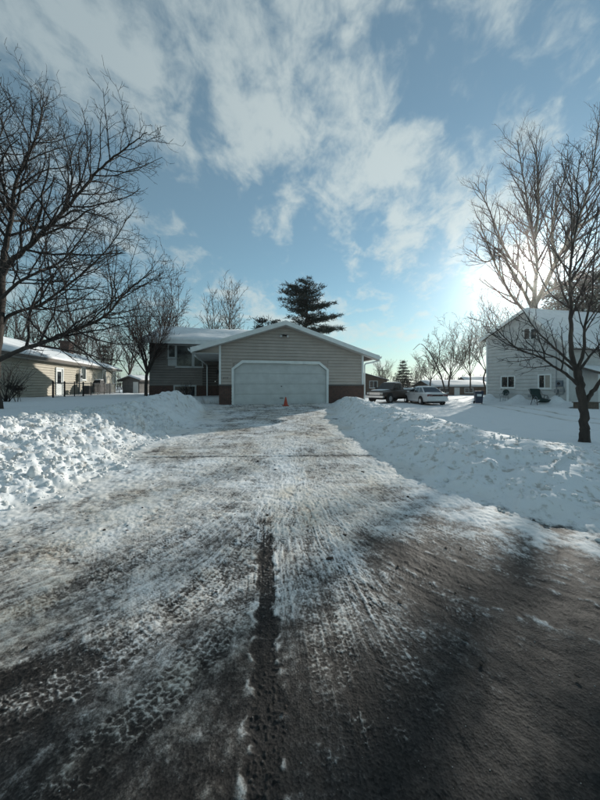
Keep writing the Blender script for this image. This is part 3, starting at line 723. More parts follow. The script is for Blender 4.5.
# the two-storey part behind
WY = 4.6; WX0, WX1 = -4.45, 4.5; WE = 3.80; WD = 7.0
wz = lambda u, v: wall_xz(GLOC, GA, WY, u, v)
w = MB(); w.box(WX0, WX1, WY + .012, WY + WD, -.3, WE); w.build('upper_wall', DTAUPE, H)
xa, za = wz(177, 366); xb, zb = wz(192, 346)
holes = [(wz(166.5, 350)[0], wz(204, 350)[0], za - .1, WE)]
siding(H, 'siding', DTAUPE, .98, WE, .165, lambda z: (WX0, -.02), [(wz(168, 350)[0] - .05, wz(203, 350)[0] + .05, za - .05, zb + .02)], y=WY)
bricks(H, WX0, -.02, -.2, .96, WY - .06)
window(H, wz(169, 350)[0], wz(175, 350)[0], wz(169, 357)[1], zb, WY, panes=1, fm=DTRIM)
window(H, xa, xb, za, zb, WY, panes=1, fm=DTRIM)
window(H, wz(194.5, 350)[0], wz(202, 350)[0], za, zb, WY, panes=1, fm=DTRIM)
c = MB(); c.box(wz(168, 350)[0], wz(176, 350)[0], WY - .03, WY + .01, za, wz(169, 358)[1] - .08); c.build('window_panel', DTRIM, H)
x0, z0 = wz(175.5, 397); x1, z1 = wz(195, 386.5); window(H, x0, x1, z0, z1, WY - .07, panes=2, fw=.10, sill=False, fm=DTRIM)
c = MB(); c.box(-1.28, -.35, WY - .04, WY + .01, .30, 2.32); dr = c.build('front_door', mat('dark door', (.05, .035, .03), .5), H)
q = MB(); q.bar((-.48, WY - .06, 1.25), (-.48, WY - .10, 1.25), .03); q.build('door_handle', CHROME, dr)
d_ = MB(); d_.path([(EL - .02, .3, zEL - .14), (EL + .12, .45, zEL - .32), (-1.0, WY - .30, zEL - .48), (-.98, WY - .16, zEL - .6), (-.98, WY - .16, .05)], .042); d_.build('downspout', TRIM, H)
lx, lz = wz(217.6, 372)
q = MB(); q.box(lx - .05, lx + .05, WY - .06, WY - .027, lz - .10, lz + .06); wlm = q.build('wall_lamp', BLACKM, H)
q = MB(); q.lathe((lx, WY - .13, lz - .12), [(.03, -.02), (.07, 0), (.085, .20), (.02, .26)], 8); q.build('lamp_shade', BLACKM, wlm)
RZ = 5.17; OV = .45; YR = WY + 3.5
eA, eB = (WX0 - .35, WY - OV, WE - .02), (WX1 + .3, WY - OV, WE - .02); rA, rB = (WX0 - .35, YR, RZ), (WX1 + .3, YR, RZ)
rf = MB(); roof_slab(rf, eA, eB, rB, rA, .12); rf.build('roof', SHINGLE, H)
rf = MB(); roof_slab(rf, (WX1 + .3, WY + WD + OV, WE - .02), (WX0 - .35, WY + WD + OV, WE - .02), rA, rB, .12); rf.build('roof', SHINGLE, H)
for x in (WX0, WX1 - .1):
    gb = MB(); gb.add([(x, WY + .02, WE), (x, WY + WD - .02, WE), (x, YR, RZ - .13), (x + .1, WY + .02, WE), (x + .1, WY + WD - .02, WE), (x + .1, YR, RZ - .13)], [(0, 2, 1), (3, 4, 5), (0, 1, 4, 3), (1, 2, 5, 4), (2, 0, 3, 5)])
    gb.build('gable', TAUPE, H)
snow_slab(H, [eA, eB, rB, rA], 44, 20, .16, seed=21)
fs = MB(); fs.box(WX0 - .35, WX1 + .3, WY - OV - .03, WY - OV - .002, WE - .22, WE - .02); fs.build('fascia', TRIM, H)
fs = MB(); fs.box(WX0 - .3, WX1, WY - OV, WY - .03, WE - .17, WE - .15); fs.build('soffit', SOFFIT, H)

# ------------------------------------------------------------------ left neighbour: long cream bungalow
e0 = P(12, 354.0, 15.0); e1 = P(122, 371.0, 32.0)
LA = math.atan2(e1.y - e0.y, e1.x - e0.x); ldir = Vector((math.cos(LA), math.sin(LA), 0))
LLOC = Vector((e0.x, e0.y, 0)) - ldir * 5.0; LLOC.z = .55; LLEN = 5.0 + (e1 - e0).length
L_ = empty('bungalow', LLOC, LA, 'long cream bungalow with low snowy roof behind a chain link fence', 'house')
LE = e0.z - .55 + .08
lw = lambda u, v: wall_xz(LLOC, LA, .45, u, v)
ops = []
dx0, dx1 = lw(55.5, 380)[0], lw(61.5, 380)[0]; dzt = lw(58, 369)[1]
for (u0, u1, v0, v1) in ((80.8, 85, 367.5, 379), (102.3, 105.2, 370.5, 384), (112.8, 115.2, 372.5, 383)):
    ops.append((lw(u0, v0)[0], lw(u1, v0)[0], lw(u0, v1)[1], lw(u0, v0)[1]))
LX1 = LLEN - .6
w = MB(); w.box(.5, LX1, .462, 8.5, -.2, LE - .05); w.build('wall', CREAM, L_)
siding(L_, 'siding', CREAM, .12, LE - .12, .16, lambda z: (.5, LX1), [(dx0 - .1, dx1 + .1, -1, dzt + .1)] + [(a - .08, b + .08, c - .08, d + .08) for a, b, c, d in ops], y=.45)
for a, b, c, d in ops: window(L_, a, b, c, d, .45, panes=1, fw=.08)
f = MB(); f.box(dx0 - .1, dx0, .36, .46, .1, dzt + .1); f.box(dx1, dx1 + .1, .36, .46, .1, dzt + .1); f.box(dx0, dx1, .36, .46, dzt, dzt + .1); f.build('door_frame', TRIM, L_)
f = MB(); f.box(dx0, dx1, .41, .45, .12, dzt); dr = f.build('door', TRIM, L_)
q = MB(); q.box(dx0 + .14, dx1 - .14, .404, .409, 1.05, dzt - .18); q.build('pane', GLASS, dr)
q = MB(); q.bar((dx1 - .1, .41, 1.05), (dx1 - .1, .35, 1.05), .025); q.build('door_handle', CHROME, dr)
LRY, LRZ = 4.4, LE + 1.62
a_, b_, c_, d_ = (0, 0, LE), (LLEN, 0, LE), (LLEN - 1.0, LRY, LRZ), (0, LRY, LRZ)
rf = MB(); roof_slab(rf, a_, b_, c_, d_, .12); rf.build('roof', SHINGLE, L_)
rf = MB(); roof_slab(rf, (LLEN, 8.8, LE), (0, 8.8, LE), d_, c_, .12); rf.build('roof', SHINGLE, L_)
rf = MB(); rf.add([(LLEN, 0, LE), (LLEN, 8.8, LE), (LLEN - 1.0, LRY, LRZ), (LLEN, 0, LE - .12), (LLEN, 8.8, LE - .12)], [(0, 1, 2), (3, 4, 1, 0)]); rf.build('roof_hip', SHINGLE, L_)
snow_slab(L_, [a_, b_, c_, d_], 90, 20, .14, seed=40)
snow_slab(L_, [(LLEN, 8.8, LE), (0, 8.8, LE), d_, c_], 40, 12, .14, seed=44)
f = MB(); f.box(0, LLEN, -.03, -.002, LE - .16, LE + .01); f.build('fascia', mat('brown fascia', (.09, .075, .06), .6), L_)
f = MB(); f.box(0, LLEN, 0, .44, LE - .16, LE - .14); f.build('soffit', SOFFIT, L_)
cx_ = lw(86, 360)[0] + 4.2
f = MB(); f.box(cx_ - .45, cx_ + .45, LRY - 1.2, LRY - .5, LE + .8, LRZ + .75); chm = f.build('chimney', BRICK, L_)
f = MB(); f.box(cx_ - .52, cx_ + .52, LRY - 1.27, LRY - .43, LRZ + .752, LRZ + .84); f.build('chimney_cap', MORTAR, chm)
f = MB(); f.lathe((cx_ - .8, 1.6, LE + .5), [(.06, 0), (.06, .45), (.09, .46), (.09, .5)], 8)
f.build('vent_pipe', GREYM, L_)

# ------------------------------------------------------------------ right neighbour: tall pale boarded house
RA = R(12); RLOC = (18.83, 21.0, -.12)
RH = empty('tall_house', RLOC, RA, 'tall pale grey boarded house with steep snowy front roof behind lawn chairs', 'house')
GWD = 7.05
MG = Matrix.Translation((0, GWD, 0)) @ Matrix.Rotation(R(-90), 4, 'Z')       # gable wall frame: x from far to near corner
gplane = Vector(RLOC) + Vector((-math.sin(RA), math.cos(RA), 0)) * GWD
gw_ = lambda u, v: wall_xz(gplane, RA - R(90), 0.0, u, v)
ax_, az_ = gw_(527, 311); fz_ = gw_(487, 338)[1] - .05; nz_ = gw_(569, 345.5)[1]
def r_ends(z):
    l = 0.0 if z < fz_ else ax_ * (z - fz_) / (az_ - fz_); r = GWD if z < nz_ else GWD - (GWD - ax_) * (z - nz_) / (az_ - nz_)
    return l, r
wins = []
for (u0, u1, v0, v1) in ((502, 514.5, 377, 387), (539.5, 550.5, 375.5, 387.5), (524.5, 529.8, 329.5, 339.5), (531.2, 536.5, 329.5, 339)):
    wins.append((gw_(u0, v0)[0], gw_(u1, v0)[0], gw_(u0, v1)[1], gw_(u0, v0)[1]))
w = MB(MG); w.prism([(0, -.3), (GWD, -.3), (GWD, nz_), (ax_, az_), (0, fz_)], .012, .2); w.build('gable_wall', GREYW, RH)
siding(RH, 'board', GREYW, .0, az_ - .05, .30, r_ends, [(a - .08, b + .08, c - .08, d + .08) for a, b, c, d in wins], M=MG, single=True)
window(RH, *wins[0], 0, MG, panes=2, fw=.09)
window(RH, *wins[1], 0, MG, panes=2, fw=.10, gmats=[GLASS, CURTAIN])
window(RH, *wins[2], 0, MG, panes=1, fw=.05, sill=False, gm=mat('old curtain', (.10, .085, .075), .8)); window(RH, *wins[3], 0, MG, panes=1, fw=.05, sill=False)
q = MB(MG); q.box(-.005, .12, -.065, -.027, .0, fz_ - .1); q.build('corner_board', TRIM, RH)
q = MB(MG); q.box(GWD - .12, GWD + .02, -.065, -.027, .0, nz_ - .05); q.build('corner_board', TRIM, RH)
# front side and the rest of the shell
FL = 11.0
w = MB(); w.box(.21, FL, 0, .2, -.3, nz_); w.box(.21, FL, GWD - .2, GWD, -.3, fz_); w.build('wall', GREYW, RH)
siding(RH, 'board', GREYW, 0, nz_ - .02, .30, lambda z: (.02, FL), [(1.35, 4.6, -1, 2.2), (6.0, 7.2, .9, 2.2)], single=True)
ya, yn = GWD - ax_, -.45
sl = (az_ - nz_) / (GWD - ax_); zn = nz_ - sl * .35 + .12; slf = (az_ - fz_) / ax_
ze = az_ + .14
rf = MB(); roof_slab(rf, (-.35, yn, zn), (FL + .3, yn, zn), (FL + .3, ya, ze), (-.35, ya, ze), .13); rf.build('roof', SHINGLE, RH)
rf = MB(); roof_slab(rf, (FL + .3, GWD + .5, fz_ - slf * .5 + .14), (-.35, GWD + .5, fz_ - slf * .5 + .14), (-.35, ya, ze), (FL + .3, ya, ze), .13); rf.build('roof', SHINGLE, RH)
snow_slab(RH, [(-.32, yn, zn), (FL + .3, yn, zn), (FL + .3, ya, ze), (-.32, ya, ze)], 50, 24, .10, seed=60)
snow_slab(RH, [(FL + .3, GWD + .5, fz_ - slf * .5 + .14), (-.32, GWD + .5, fz_ - slf * .5 + .14), (-.32, ya, ze), (FL + .3, ya, ze)], 40, 16, .08, seed=66)
for pts in ([(-.36, yn, zn), (-.36, ya, ze)], [(-.36, GWD + .5, fz_ - slf * .5 + .14), (-.36, ya, ze)]):
    (x0, y0, z0), (x1, y1, z1) = pts
    r_ = MB(); r_.add([(x, y, z + dz) for x in (-.39, -.352) for (y, z) in ((y0, z0), (y1, z1)) for dz in (-.24, .01)], [(0, 1, 3, 2), (4, 6, 7, 5), (0, 4, 5, 1), (2, 3, 7, 6), (0, 2, 6, 4), (1, 5, 7, 3)]); r_.build('rake_board', TRIM, RH)
# front porch roof; a near-black panel stands in for the carport's unlit inside
q = MB(); q.box(1.35, 4.6, .203, .25, 0, 2.2); q.build('carport_shade_panel', mat('painted interior shade', (.012, .012, .012), .9), RH)
rf = MB(); roof_slab(rf, (.9, -1.3, 2.50), (6.4, -1.3, 2.50), (6.4, -.05, 2.95), (.9, -.05, 2.95), .16); rf.build('porch_roof', SHINGLE, RH)
snow_slab(RH, [(.92, -1.28, 2.50), (6.38, -1.28, 2.50), (6.38, -.06, 2.95), (.92, -.06, 2.95)], 24, 8, .12, seed=71)
for x in (1.1, 4.9, 6.2):
    q = MB(); q.box(x - .07, x + .07, -1.2, -1.06, -.2, 2.36); q.build('porch_post', TRIM, RH)
window(RH, 6.1, 7.1, 1.0, 2.1, 0, panes=2)
# meters and pipes by the near corner
mx_, mz_ = gw_(560.5, 383.5)
q = MB(MG); q.box(mx_ - .22, mx_ + .22, -.16, -.03, mz_ - .22, mz_ + .22); mt = q.build('meter_box', mat('slate blue box', (.11, .14, .17), .5), RH)
q = MB(MG); q.bar((mx_, -.165, mz_), (mx_, -.20, mz_), .10, 12); q.build('meter_dial', GLASS, mt)
q = MB(MG); q.path([(mx_ - .25, -.06, fz_ - .3), (mx_ - .25, -.06, .4)], .028); q.build('conduit', GREYM, RH)
q = MB(MG); q.path([(mx_ - .25, -.08, mz_ - .75), (mx_ + .25, -.08, mz_ - .75), (mx_ + .25, -.08, mz_ - .2)], .03); q.path([(mx_ - .05, -.09, mz_ - .75), (mx_ - .05, -.09, .2)], .03); q.build('gas_pipe', GREYM, RH)
q = MB(MG); q.box(mx_ - .30, mx_ - .08, -.2, -.05, mz_ - .68, mz_ - .42); q.build('gas_meter', GREYM, RH); q = MB(MG); q.box(mx_ + .1, mx_ + .32, -.2, -.05, mz_ - .6, mz_ - .36); q.build('junction_box', GREYM, RH)
hx_, hz_ = gw_(530, 396)
q = MB(MG); q.box(hx_ - .12, hx_ + .12, -.08, -.027, hz_ - .08, hz_ + .08); q.build('vent_cover', GREYM, RH)
# old snow drifted against the gable wall
sv = []
for i in range(60):
    for j in range(14):
        s_ = -1.0 + (GWD + 2.0) * i / 59; t_ = j / 13
        hgt = (.55 + .18 * math.sin(s_ * 2.1 + 1) + .12 * math.sin(s_ * 4.3)) * (1 - t_) ** 1.6 - .05
        p_ = MG @ Vector((s_, -.03 - 2.3 * t_, 0)); wpt = Matrix.Translation(RLOC) @ Matrix.Rotation(RA, 4, 'Z') @ p_
        sv.append((wpt.x, wpt.y, -.02 + hgt + .04 * float(perlin(np.array([s_ * 2.0]), np.array([t_ * 3.0]))[0])))
ii = np.arange(60 * 14).reshape(60, 14)
tag(big_mesh('snow_drift', np.array(sv), np.stack([ii[:-1, :-1], ii[:-1, 1:], ii[1:, 1:], ii[1:, :-1]], -1).reshape(-1, 4), SNOW), kind='structure')

# ------------------------------------------------------------------ garden shed and far houses
def simple_house(name, label, loc, rz, wx, dy, he, hr, wm_, ridge_x=True, cat='house', wins=(), door=None, group=None):
    o = empty(name, loc, rz, label, cat, group)
    b = MB(); b.box(0, wx, 0, dy, -.5, he)
    if ridge_x:
        for x in (0, wx - .1): b.add([(x, 0, he), (x, dy, he), (x, dy / 2, hr - .1), (x + .1, 0, he), (x + .1, dy, he), (x + .1, dy / 2, hr - .1)], [(0, 2, 1), (3, 4, 5), (0, 1, 4, 3), (1, 2, 5, 4), (2, 0, 3, 5)])
    else:
        for y in (0, dy - .1): b.add([(0, y, he), (wx, y, he), (wx / 2, y, hr - .1), (0, y + .1, he), (wx, y + .1, he), (wx / 2, y + .1, hr - .1)], [(0, 1, 2), (3, 5, 4), (0, 3, 4, 1), (1, 4, 5, 2), (2, 5, 3, 0)])
    b.build('wall', wm_, o)
    q = .3
    if ridge_x: planes = [[(-q, -q, he), (wx + q, -q, he), (wx + q, dy / 2, hr), (-q, dy / 2, hr)], [(wx + q, dy + q, he), (-q, dy + q, he), (-q, dy / 2, hr), (wx + q, dy / 2, hr)]]
    else: planes = [[(-q, dy + q, he), (-q, -q, he), (wx / 2, -q, hr), (wx / 2, dy + q, hr)], [(wx + q, -q, he), (wx + q, dy + q, he), (wx / 2, dy + q, hr), (wx / 2, -q, hr)]]
    for i, p_ in enumerate(planes):
        r_ = MB(); roof_slab(r_, *p_, .12); r_.build('roof', SHINGLE, o); snow_slab(o, p_, 14, 8, .14, seed=80 + i)
    for a, b2, c, d in wins: window(o, a, b2, c, d, -.03, panes=2)
    if door:
        d_ = MB(); d_.box(door[0], door[1], -.05, .02, .0, door[2]); d_.build('door', TRIM, o)
    return o
s0 = P(122.5, 393, 27.0)
simple_house('garden_shed', 'small weathered shed with snow on its roof between bungalow and bare bushy tree', (s0.x, 27.0, s0.z - .1), R(-12), 1.75, 2.2, 1.25, 1.62, SHEDG, False, 'shed', door=(1.15, 1.65, 1.1))
s1 = P(366, 386, 46.0)
simple_house('brown_house', 'brown house with snowy roof beyond the dark pickup truck', (s1.x - 5, 46, .2), R(8), 8.6, 7, 2.2, 3.4, BROWNW, False, 'house', wins=[(5.8, 7.0, 1.0, 2.0)])
simple_house('low_house', 'long low brown house with snowy roof beyond the parked sedan', (P(432, 390, 44).x, 44, .0), R(4), 9.5, 6, 1.35, 2.3, BROWNW, True, 'house', wins=[(1.2, 2.4, .5, 1.1), (5.0, 6.2, .5, 1.1)], door=(3.4, 4.2, 1.25))
simple_house('dark_garage', 'dark garage with snowy roof showing past the tall house corner', (P(470, 390, 52).x, 52, .0), R(-6), 7, 6, 2.0, 3.1, BROWNW, True, 'garage')
# ------------------------------------------------------------------ bare trees
def tubes(paths, sides):
    """paths: list of (pts (n,3), radii (n,)) -> vertices, triangles/quads; batched by point count"""
    VS, QS, k = [], [], 0
    byn = {}
    for p_, r_ in paths: byn.setdefault(len(p_), []).append((p_, r_))
    ang = np.linspace(0, 2 * np.pi, sides, endpoint=False)
    for n, lst in byn.items():
        Pp = np.array([q[0] for q in lst]); Rr = np.array([q[1] for q in lst]); B = len(lst)
        T = np.gradient(Pp, axis=1); T /= np.linalg.norm(T, axis=2, keepdims=True) + 1e-9
        ref = np.where(np.abs(T[..., 2:3]) > .9, np.array([1., 0, 0]), np.array([0, 0, 1.]))
        # steady frame: reference taken from the first ring
        ref = np.repeat(ref[:, :1], n, 1)
        U = np.cross(T, ref); U /= np.linalg.norm(U, axis=2, keepdims=True) + 1e-9; Wv = np.cross(T, U)
        ring = Pp[:, :, None] + Rr[:, :, None, None] * (U[:, :, None] * np.cos(ang)[None, None, :, None] + Wv[:, :, None] * np.sin(ang)[None, None, :, None])
        VS.append(ring.reshape(-1, 3))
        i = k + np.arange(B * n * sides).reshape(B, n, sides); j = np.roll(i, -1, axis=2)
        QS.append(np.stack([i[:, :-1], j[:, :-1], j[:, 1:], i[:, 1:]], -1).reshape(-1, 4)); k += B * n * sides
    return np.vstack(VS), np.vstack(QS)
def twist(rng, d, ang, az):
    d = d / np.linalg.norm(d); a = np.array([0, 0, 1.0]) if abs(d[2]) < .9 else np.array([1.0, 0, 0])
    u = np.cross(d, a); u /= np.linalg.norm(u); w = np.cross(d, u)
    return d * math.cos(ang) + (u * math.cos(az) + w * math.sin(az)) * math.sin(ang)
def bough(rng, p0, d, length, n, up, wig):
    pts = [np.array(p0, float)]; d = np.array(d, float); st = length / (n - 1)
    for _ in range(n - 1):
        d = d + rng.normal(size=3) * wig + np.array([0, 0, up]); d /= np.linalg.norm(d); pts.append(pts[-1] + d * st)
    return np.array(pts)
def sprout(rng, src, levels, out, minr):
    """src: list of (pts, radii); levels: list of dict(den, lr, lmin, ang, up, wig, n, t0)"""
    for lv, sp in enumerate(levels):
        nxt = []
        for pts, rad in src:
            seg = np.linalg.norm(np.diff(pts, axis=0), axis=1); cum = np.concatenate([[0], np.cumsum(seg)]); L = cum[-1]
            n = int(sp['den'] * L + rng.random()); az = rng.uniform(0, 6.28)
            for k in range(n):
                t = sp['t0'] + (1 - sp['t0']) * ((k + rng.random()) / max(n, 1)); s = t * L
                i = min(np.searchsorted(cum, s, 'right') - 1, len(seg) - 1); f = (s - cum[i]) / (seg[i] + 1e-9)
                p0 = pts[i] * (1 - f) + pts[i + 1] * f; r0 = rad[i] * (1 - f) + rad[i + 1] * f
                az += 2.4 + rng.normal() * .5
                d = twist(rng, pts[i + 1] - pts[i], R(rng.uniform(*sp['ang'])), az)
                l = max(sp['lmin'], sp['lr'] * L * (1.05 - .75 * t)) * rng.uniform(.6, 1.25)
                l = min(l, sp.get('lmax', 99))
                q = bough(rng, p0, d, l, sp['n'], sp['up'], sp['wig'])
                ra = max(minr, min(r0 * sp.get('rr', .62), l * .016)); rb = max(minr * .75, ra * .35)
                nxt.append((q, np.linspace(ra, rb, sp['n'])))
        out.append(nxt); src = nxt
    return out
def bare_tree(name, base, limbs, levels, label, seed, minr, mtr=None, mtw=None, cat='tree', group=None, sides=9, collar=True):
    """limbs: list of (world points, r0, r1); the first one is the trunk"""
    rng = np.random.default_rng(seed); o = empty(name, base, 0, label, cat, group); b0 = np.array(base, float)
    main = []
    for pts, r0, r1 in limbs:
        q = spline([np.array(p_, float) - b0 for p_ in pts], 5); t = np.linspace(0, 1, len(q))
        rad = r0 + (r1 - r0) * t ** .8
        rad = rad * (1 + .03 * rng.normal(size=len(q)))
        q[1:] += rng.normal(size=(len(q) - 1, 3)) * min(r0, .08) * .10
        main.append((q, rad))
    if collar: main[0][1][:6] *= (1.7, 1.6, 1.45, 1.28, 1.14, 1.05)
    V, Q = tubes(main[:1], sides + 3); trunk = big_mesh('trunk', V, Q, mtr or BARK, o)
    for mn in main[1:]:
        V, Q = tubes([mn], sides); big_mesh('limb', V, Q, mtr or BARK, o)
    src = main[1:] if len(main) > 1 else main
    out = sprout(rng, src, levels, [], minr)
    VS, QS, k = [], [], 0
    for i, lst in enumerate(out):
        if not lst: continue
        V, Q = tubes(lst, 5 if i == 0 else 3); VS.append(V); QS.append(Q + k); k += len(V)
    tag(big_mesh('crown', np.vstack(VS), np.vstack(QS), mtw or TWIG, o), kind='stuff')
    return o
def px_limb(pts, depth, r0, r1, dz=0.0, lean=0.0):
    """limb traced in the photo; the distance drifts from the tree's own by lean metres along it"""
    n = len(pts); return ([P(u, v, depth + lean * i / max(n - 1, 1)) for i, (u, v) in enumerate(pts)], r0, r1)

# large tree at the left edge, beyond the bank
d0 = 9.0
LV = [dict(den=5.4, lr=.50, lmin=.8, ang=(28, 62), up=.05, wig=.13, n=8, t0=.16, lmax=2.6), dict(den=6.4, lr=.45, lmin=.35, ang=(25, 62), up=.05, wig=.15, n=6, t0=.10, lmax=1.2),
      dict(den=7.0, lr=.5, lmin=.18, ang=(25, 60), up=.05, wig=.16, n=4, t0=.08, lmax=.5)]
b = P(-6, 398, d0); gz = ground_at(b.x, b.y)
bare_tree('large_bare_tree', (b.x, b.y, gz - .05),
    [([(b.x, b.y, gz - .4), P(-7, 390, d0), P(-6, 370, d0), P(-3, 335, d0), P(0, 300, d0), P(1, 270, d0)], .17, .12),
     px_limb([(-1, 360), (20, 350), (40, 344), (58, 336), (75, 330), (95, 322), (110, 312), (122, 297), (137, 283), (152, 272)], d0, .075, .012, lean=-.9),
     px_limb([(-1, 328), (12, 314), (40, 305), (60, 291), (85, 271), (110, 246), (130, 215)], d0, .065, .010, lean=1.0),
     px_limb([(1, 276), (10, 262), (25, 250), (45, 230), (65, 210), (90, 180), (110, 160), (130, 145), (147, 132)], d0, .085, .010, lean=-.6),
     px_limb([(1, 272), (7, 240), (12, 215), (14, 190), (25, 160), (36, 138), (41, 116), (40, 96)], d0, .085, .010, lean=.8),
     px_limb([(0, 300), (18, 283), (38, 272), (60, 262), (80, 240), (95, 210)], d0, .05, .008, lean=-1.6),
     px_limb([(0, 290), (-14, 250), (-22, 200), (-20, 150), (-10, 118), (-2, 96)], d0, .09, .010, lean=-.5),
     px_limb([(-2, 310), (-30, 270), (-60, 220), (-80, 170), (-85, 120)], d0, .08, .010, lean=.6),
     px_limb([(-2, 335), (-40, 305), (-80, 285), (-120, 250)], d0, .07, .010, lean=-.8),
     px_limb([(12, 215), (2, 180), (-4, 150), (2, 130), (10, 110)], d0 + .3, .05, .008, lean=.5),
     px_limb([(110, 312), (112, 290), (108, 265), (104, 235)], d0 - .55, .025, .006, lean=-.2),
     px_limb([(65, 210), (72, 180), (68, 150), (60, 122)], d0 - .2, .035, .006, lean=.4)],
    LV, 'large spreading bare tree beside the cream bungalow, its long low limb sweeping over the snow', 21, .0046, group=None)

# young tree on the right, beside the snow bank
d1 = 6.2; b = P(585, 443, d1); gz = ground_at(b.x, b.y)
LV1 = [dict(den=6.0, lr=.42, lmin=.4, ang=(25, 50), up=.07, wig=.09, n=6, t0=.2, lmax=1.4), dict(den=7, lr=.42, lmin=.2, ang=(25, 50), up=.07, wig=.12, n=5, t0=.12, lmax=.7),
       dict(den=8, lr=.45, lmin=.12, ang=(25, 55), up=.05, wig=.12, n=4, t0=.1, lmax=.3)]
bare_tree('young_bare_tree', (b.x, b.y, gz - .05),
    [([(b.x, b.y, gz - .35), P(584.5, 434, d1), P(584, 425, d1), P(583, 405, d1), P(580, 385, d1), P(577, 370, d1)], .088, .07),
     px_limb([(577, 372), (572, 355), (571, 330), (571, 300), (570, 270), (573, 245), (578, 215), (577, 180), (582, 150)], d1, .052, .006, lean=.5),
     px_limb([(579, 386), (566, 374), (553, 366), (540, 357), (520, 350), (502, 335), (488, 318)], d1, .034, .005, lean=-.5),
     px_limb([(576, 368), (560, 353), (546, 340), (535, 329), (524, 312), (515, 300)], d1, .030, .004, lean=.4),
     px_limb([(576, 372), (560, 360), (540, 352), (512, 346), (488, 332)], d1 + .1, .026, .005, lean=.7),
     px_limb([(583, 405), (591, 394), (601, 380), (615, 355), (625, 320), (628, 270)], d1, .055, .008, lean=-.3),
     px_limb([(578, 368), (584, 350), (585, 325), (592, 295), (594, 255), (598, 215)], d1, .036, .005, lean=-.5),
     px_limb([(578, 372), (590, 356), (603, 340), (622, 312)], d1, .034, .005, lean=.6),
     px_limb([(571, 310), (562, 290), (556, 262), (557, 232)], d1 + .2, .028, .005, lean=.3),
     px_limb([(571, 280), (582, 262), (590, 235), (600, 205)], d1 + .2, .026, .005, lean=-.4)],
    LV1, 'young bare tree with a forked trunk rising from the low snow bank', 33, .0042)

# big tree behind the tall house, the sun in its branches
d2 = 31.0
LV2 = [dict(den=2.0, lr=.42, lmin=1.6, ang=(22, 45), up=.10, wig=.08, n=7, t0=.15, lmax=6.5), dict(den=2.1, lr=.45, lmin=.8, ang=(22, 48), up=.10, wig=.11, n=5, t0=.1, lmax=2.8),
       dict(den=3.4, lr=.45, lmin=.6, ang=(22, 50), up=.08, wig=.12, n=4, t0=.08, lmax=1.3)]
b = P(535, 390, d2)
bare_tree('cottonwood_tree', (b.x, b.y, .1),
    [([(b.x, b.y, 0), P(535, 350, d2), P(534, 320, d2), P(534, 300, d2)], .40, .31),
     px_limb([(534, 304), (535, 284), (537, 262), (533, 235), (528, 205), (522, 170), (517, 140)], d2, .22, .03, lean=1.5),
     px_limb([(535, 304), (543, 290), (556, 262), (567, 243), (576, 226), (588, 190), (594, 160), (599, 122)], d2, .26, .03, lean=-2),
     px_limb([(533, 318), (520, 306), (508, 290), (496, 266), (488, 245), (480, 225)], d2, .19, .03, lean=-2),
     px_limb([(534, 292), (510, 258), (500, 238), (490, 212), (482, 195), (474, 182)], d2 + .2, .14, .025, lean=2),
     px_limb([(534, 240), (538, 215), (538, 185), (536, 155), (530, 138)], d2 + .8, .17, .03, lean=1),
     px_limb([(556, 262), (552, 235), (556, 205), (565, 175), (568, 150)], d2 - .6, .18, .03, lean=1),
     px_limb([(576, 228), (596, 215), (615, 190), (628, 150)], d2 - 1.2, .18, .03, lean=1),
     px_limb([(534, 312), (524, 292), (512, 270), (500, 255), (486, 262), (470, 250)], d2, .16, .03, lean=-3),
     px_limb([(536, 300), (560, 285), (590, 272), (620, 250)], d2, .2, .03, lean=3)],
    LV2, 'huge bare cottonwood behind the tall grey house, sun shining through its branches', 55, .0085, BARKL, TWIGR)

# smaller bare trees, each grown from a few rising limbs
def small_tree(name, u, v, depth, vtop, spread, label, seed, group=None, form='vase', tr=.10, mtw=None, mtr=None, dens=1.0, nl=7, minr=None):
    rng = np.random.default_rng(seed); b = P(u, v, depth); h = (v - vtop) * depth / FPX; w = spread * depth / FPX
    minr = minr or depth * .00045
    fork = h * (.22 if form == 'vase' else .12)
    limbs = [([(b.x, b.y, b.z - .3), (b.x + .02 * h * rng.normal(), b.y, b.z + fork * .5), (b.x + .02 * h * rng.normal(), b.y, b.z + fork)], tr, tr * .8)]
    top = Vector(limbs[0][0][-1])
    for k in range(nl):
        a = 2 * math.pi * (k + rng.uniform(-.3, .3)) / nl; s = w * (rng.uniform(.45, 1.0) if form == 'vase' else rng.uniform(.15, .5))
        hh = (h - fork) * (rng.uniform(.62, 1.0) if k else 1.0); s = s if k else s * .2
        pts = [top - Vector((0, 0, fork * .25 * rng.random()))]
        for f in (.35, .7, 1.0):
            pts.append(top + Vector((math.cos(a) * s * f ** .8, math.sin(a) * s * f ** .8, hh * f)) + Vector(rng.normal(size=3)) * .03 * h)
        limbs.append((pts, tr * .42, tr * .07))
    ls = h * .16
    lv = [dict(den=dens * 17 / h, lr=.38, lmin=ls * .6, ang=(22, 48), up=.09, wig=.10, n=6, t0=.15, lmax=ls * 2.2), dict(den=dens * 30 / h, lr=.46, lmin=ls * .35, ang=(22, 50), up=.08, wig=.12, n=5, t0=.1, lmax=ls * 1.1),
          dict(den=dens * 40 / h, lr=.45, lmin=ls * .22, ang=(22, 50), up=.06, wig=.12, n=3, t0=.1, lmax=ls * .5)]
    return bare_tree(name, (b.x, b.y, b.z - .2), limbs, lv, label, seed, minr, mtr, mtw or TWIGR, group=group, sides=6, collar=False)
small_tree('bushy_bare_tree', 146, 393, 18.0, 290, 36, 'round bushy bare tree in front of the split level house', 71, tr=.10, nl=12, dens=1.25, form='vase', minr=.0062)
small_tree('slender_bare_tree', 170, 385, 33, 268, 22, 'slender bare tree rising above the snowy roof beside the bushy tree', 72, form='up', tr=.16)
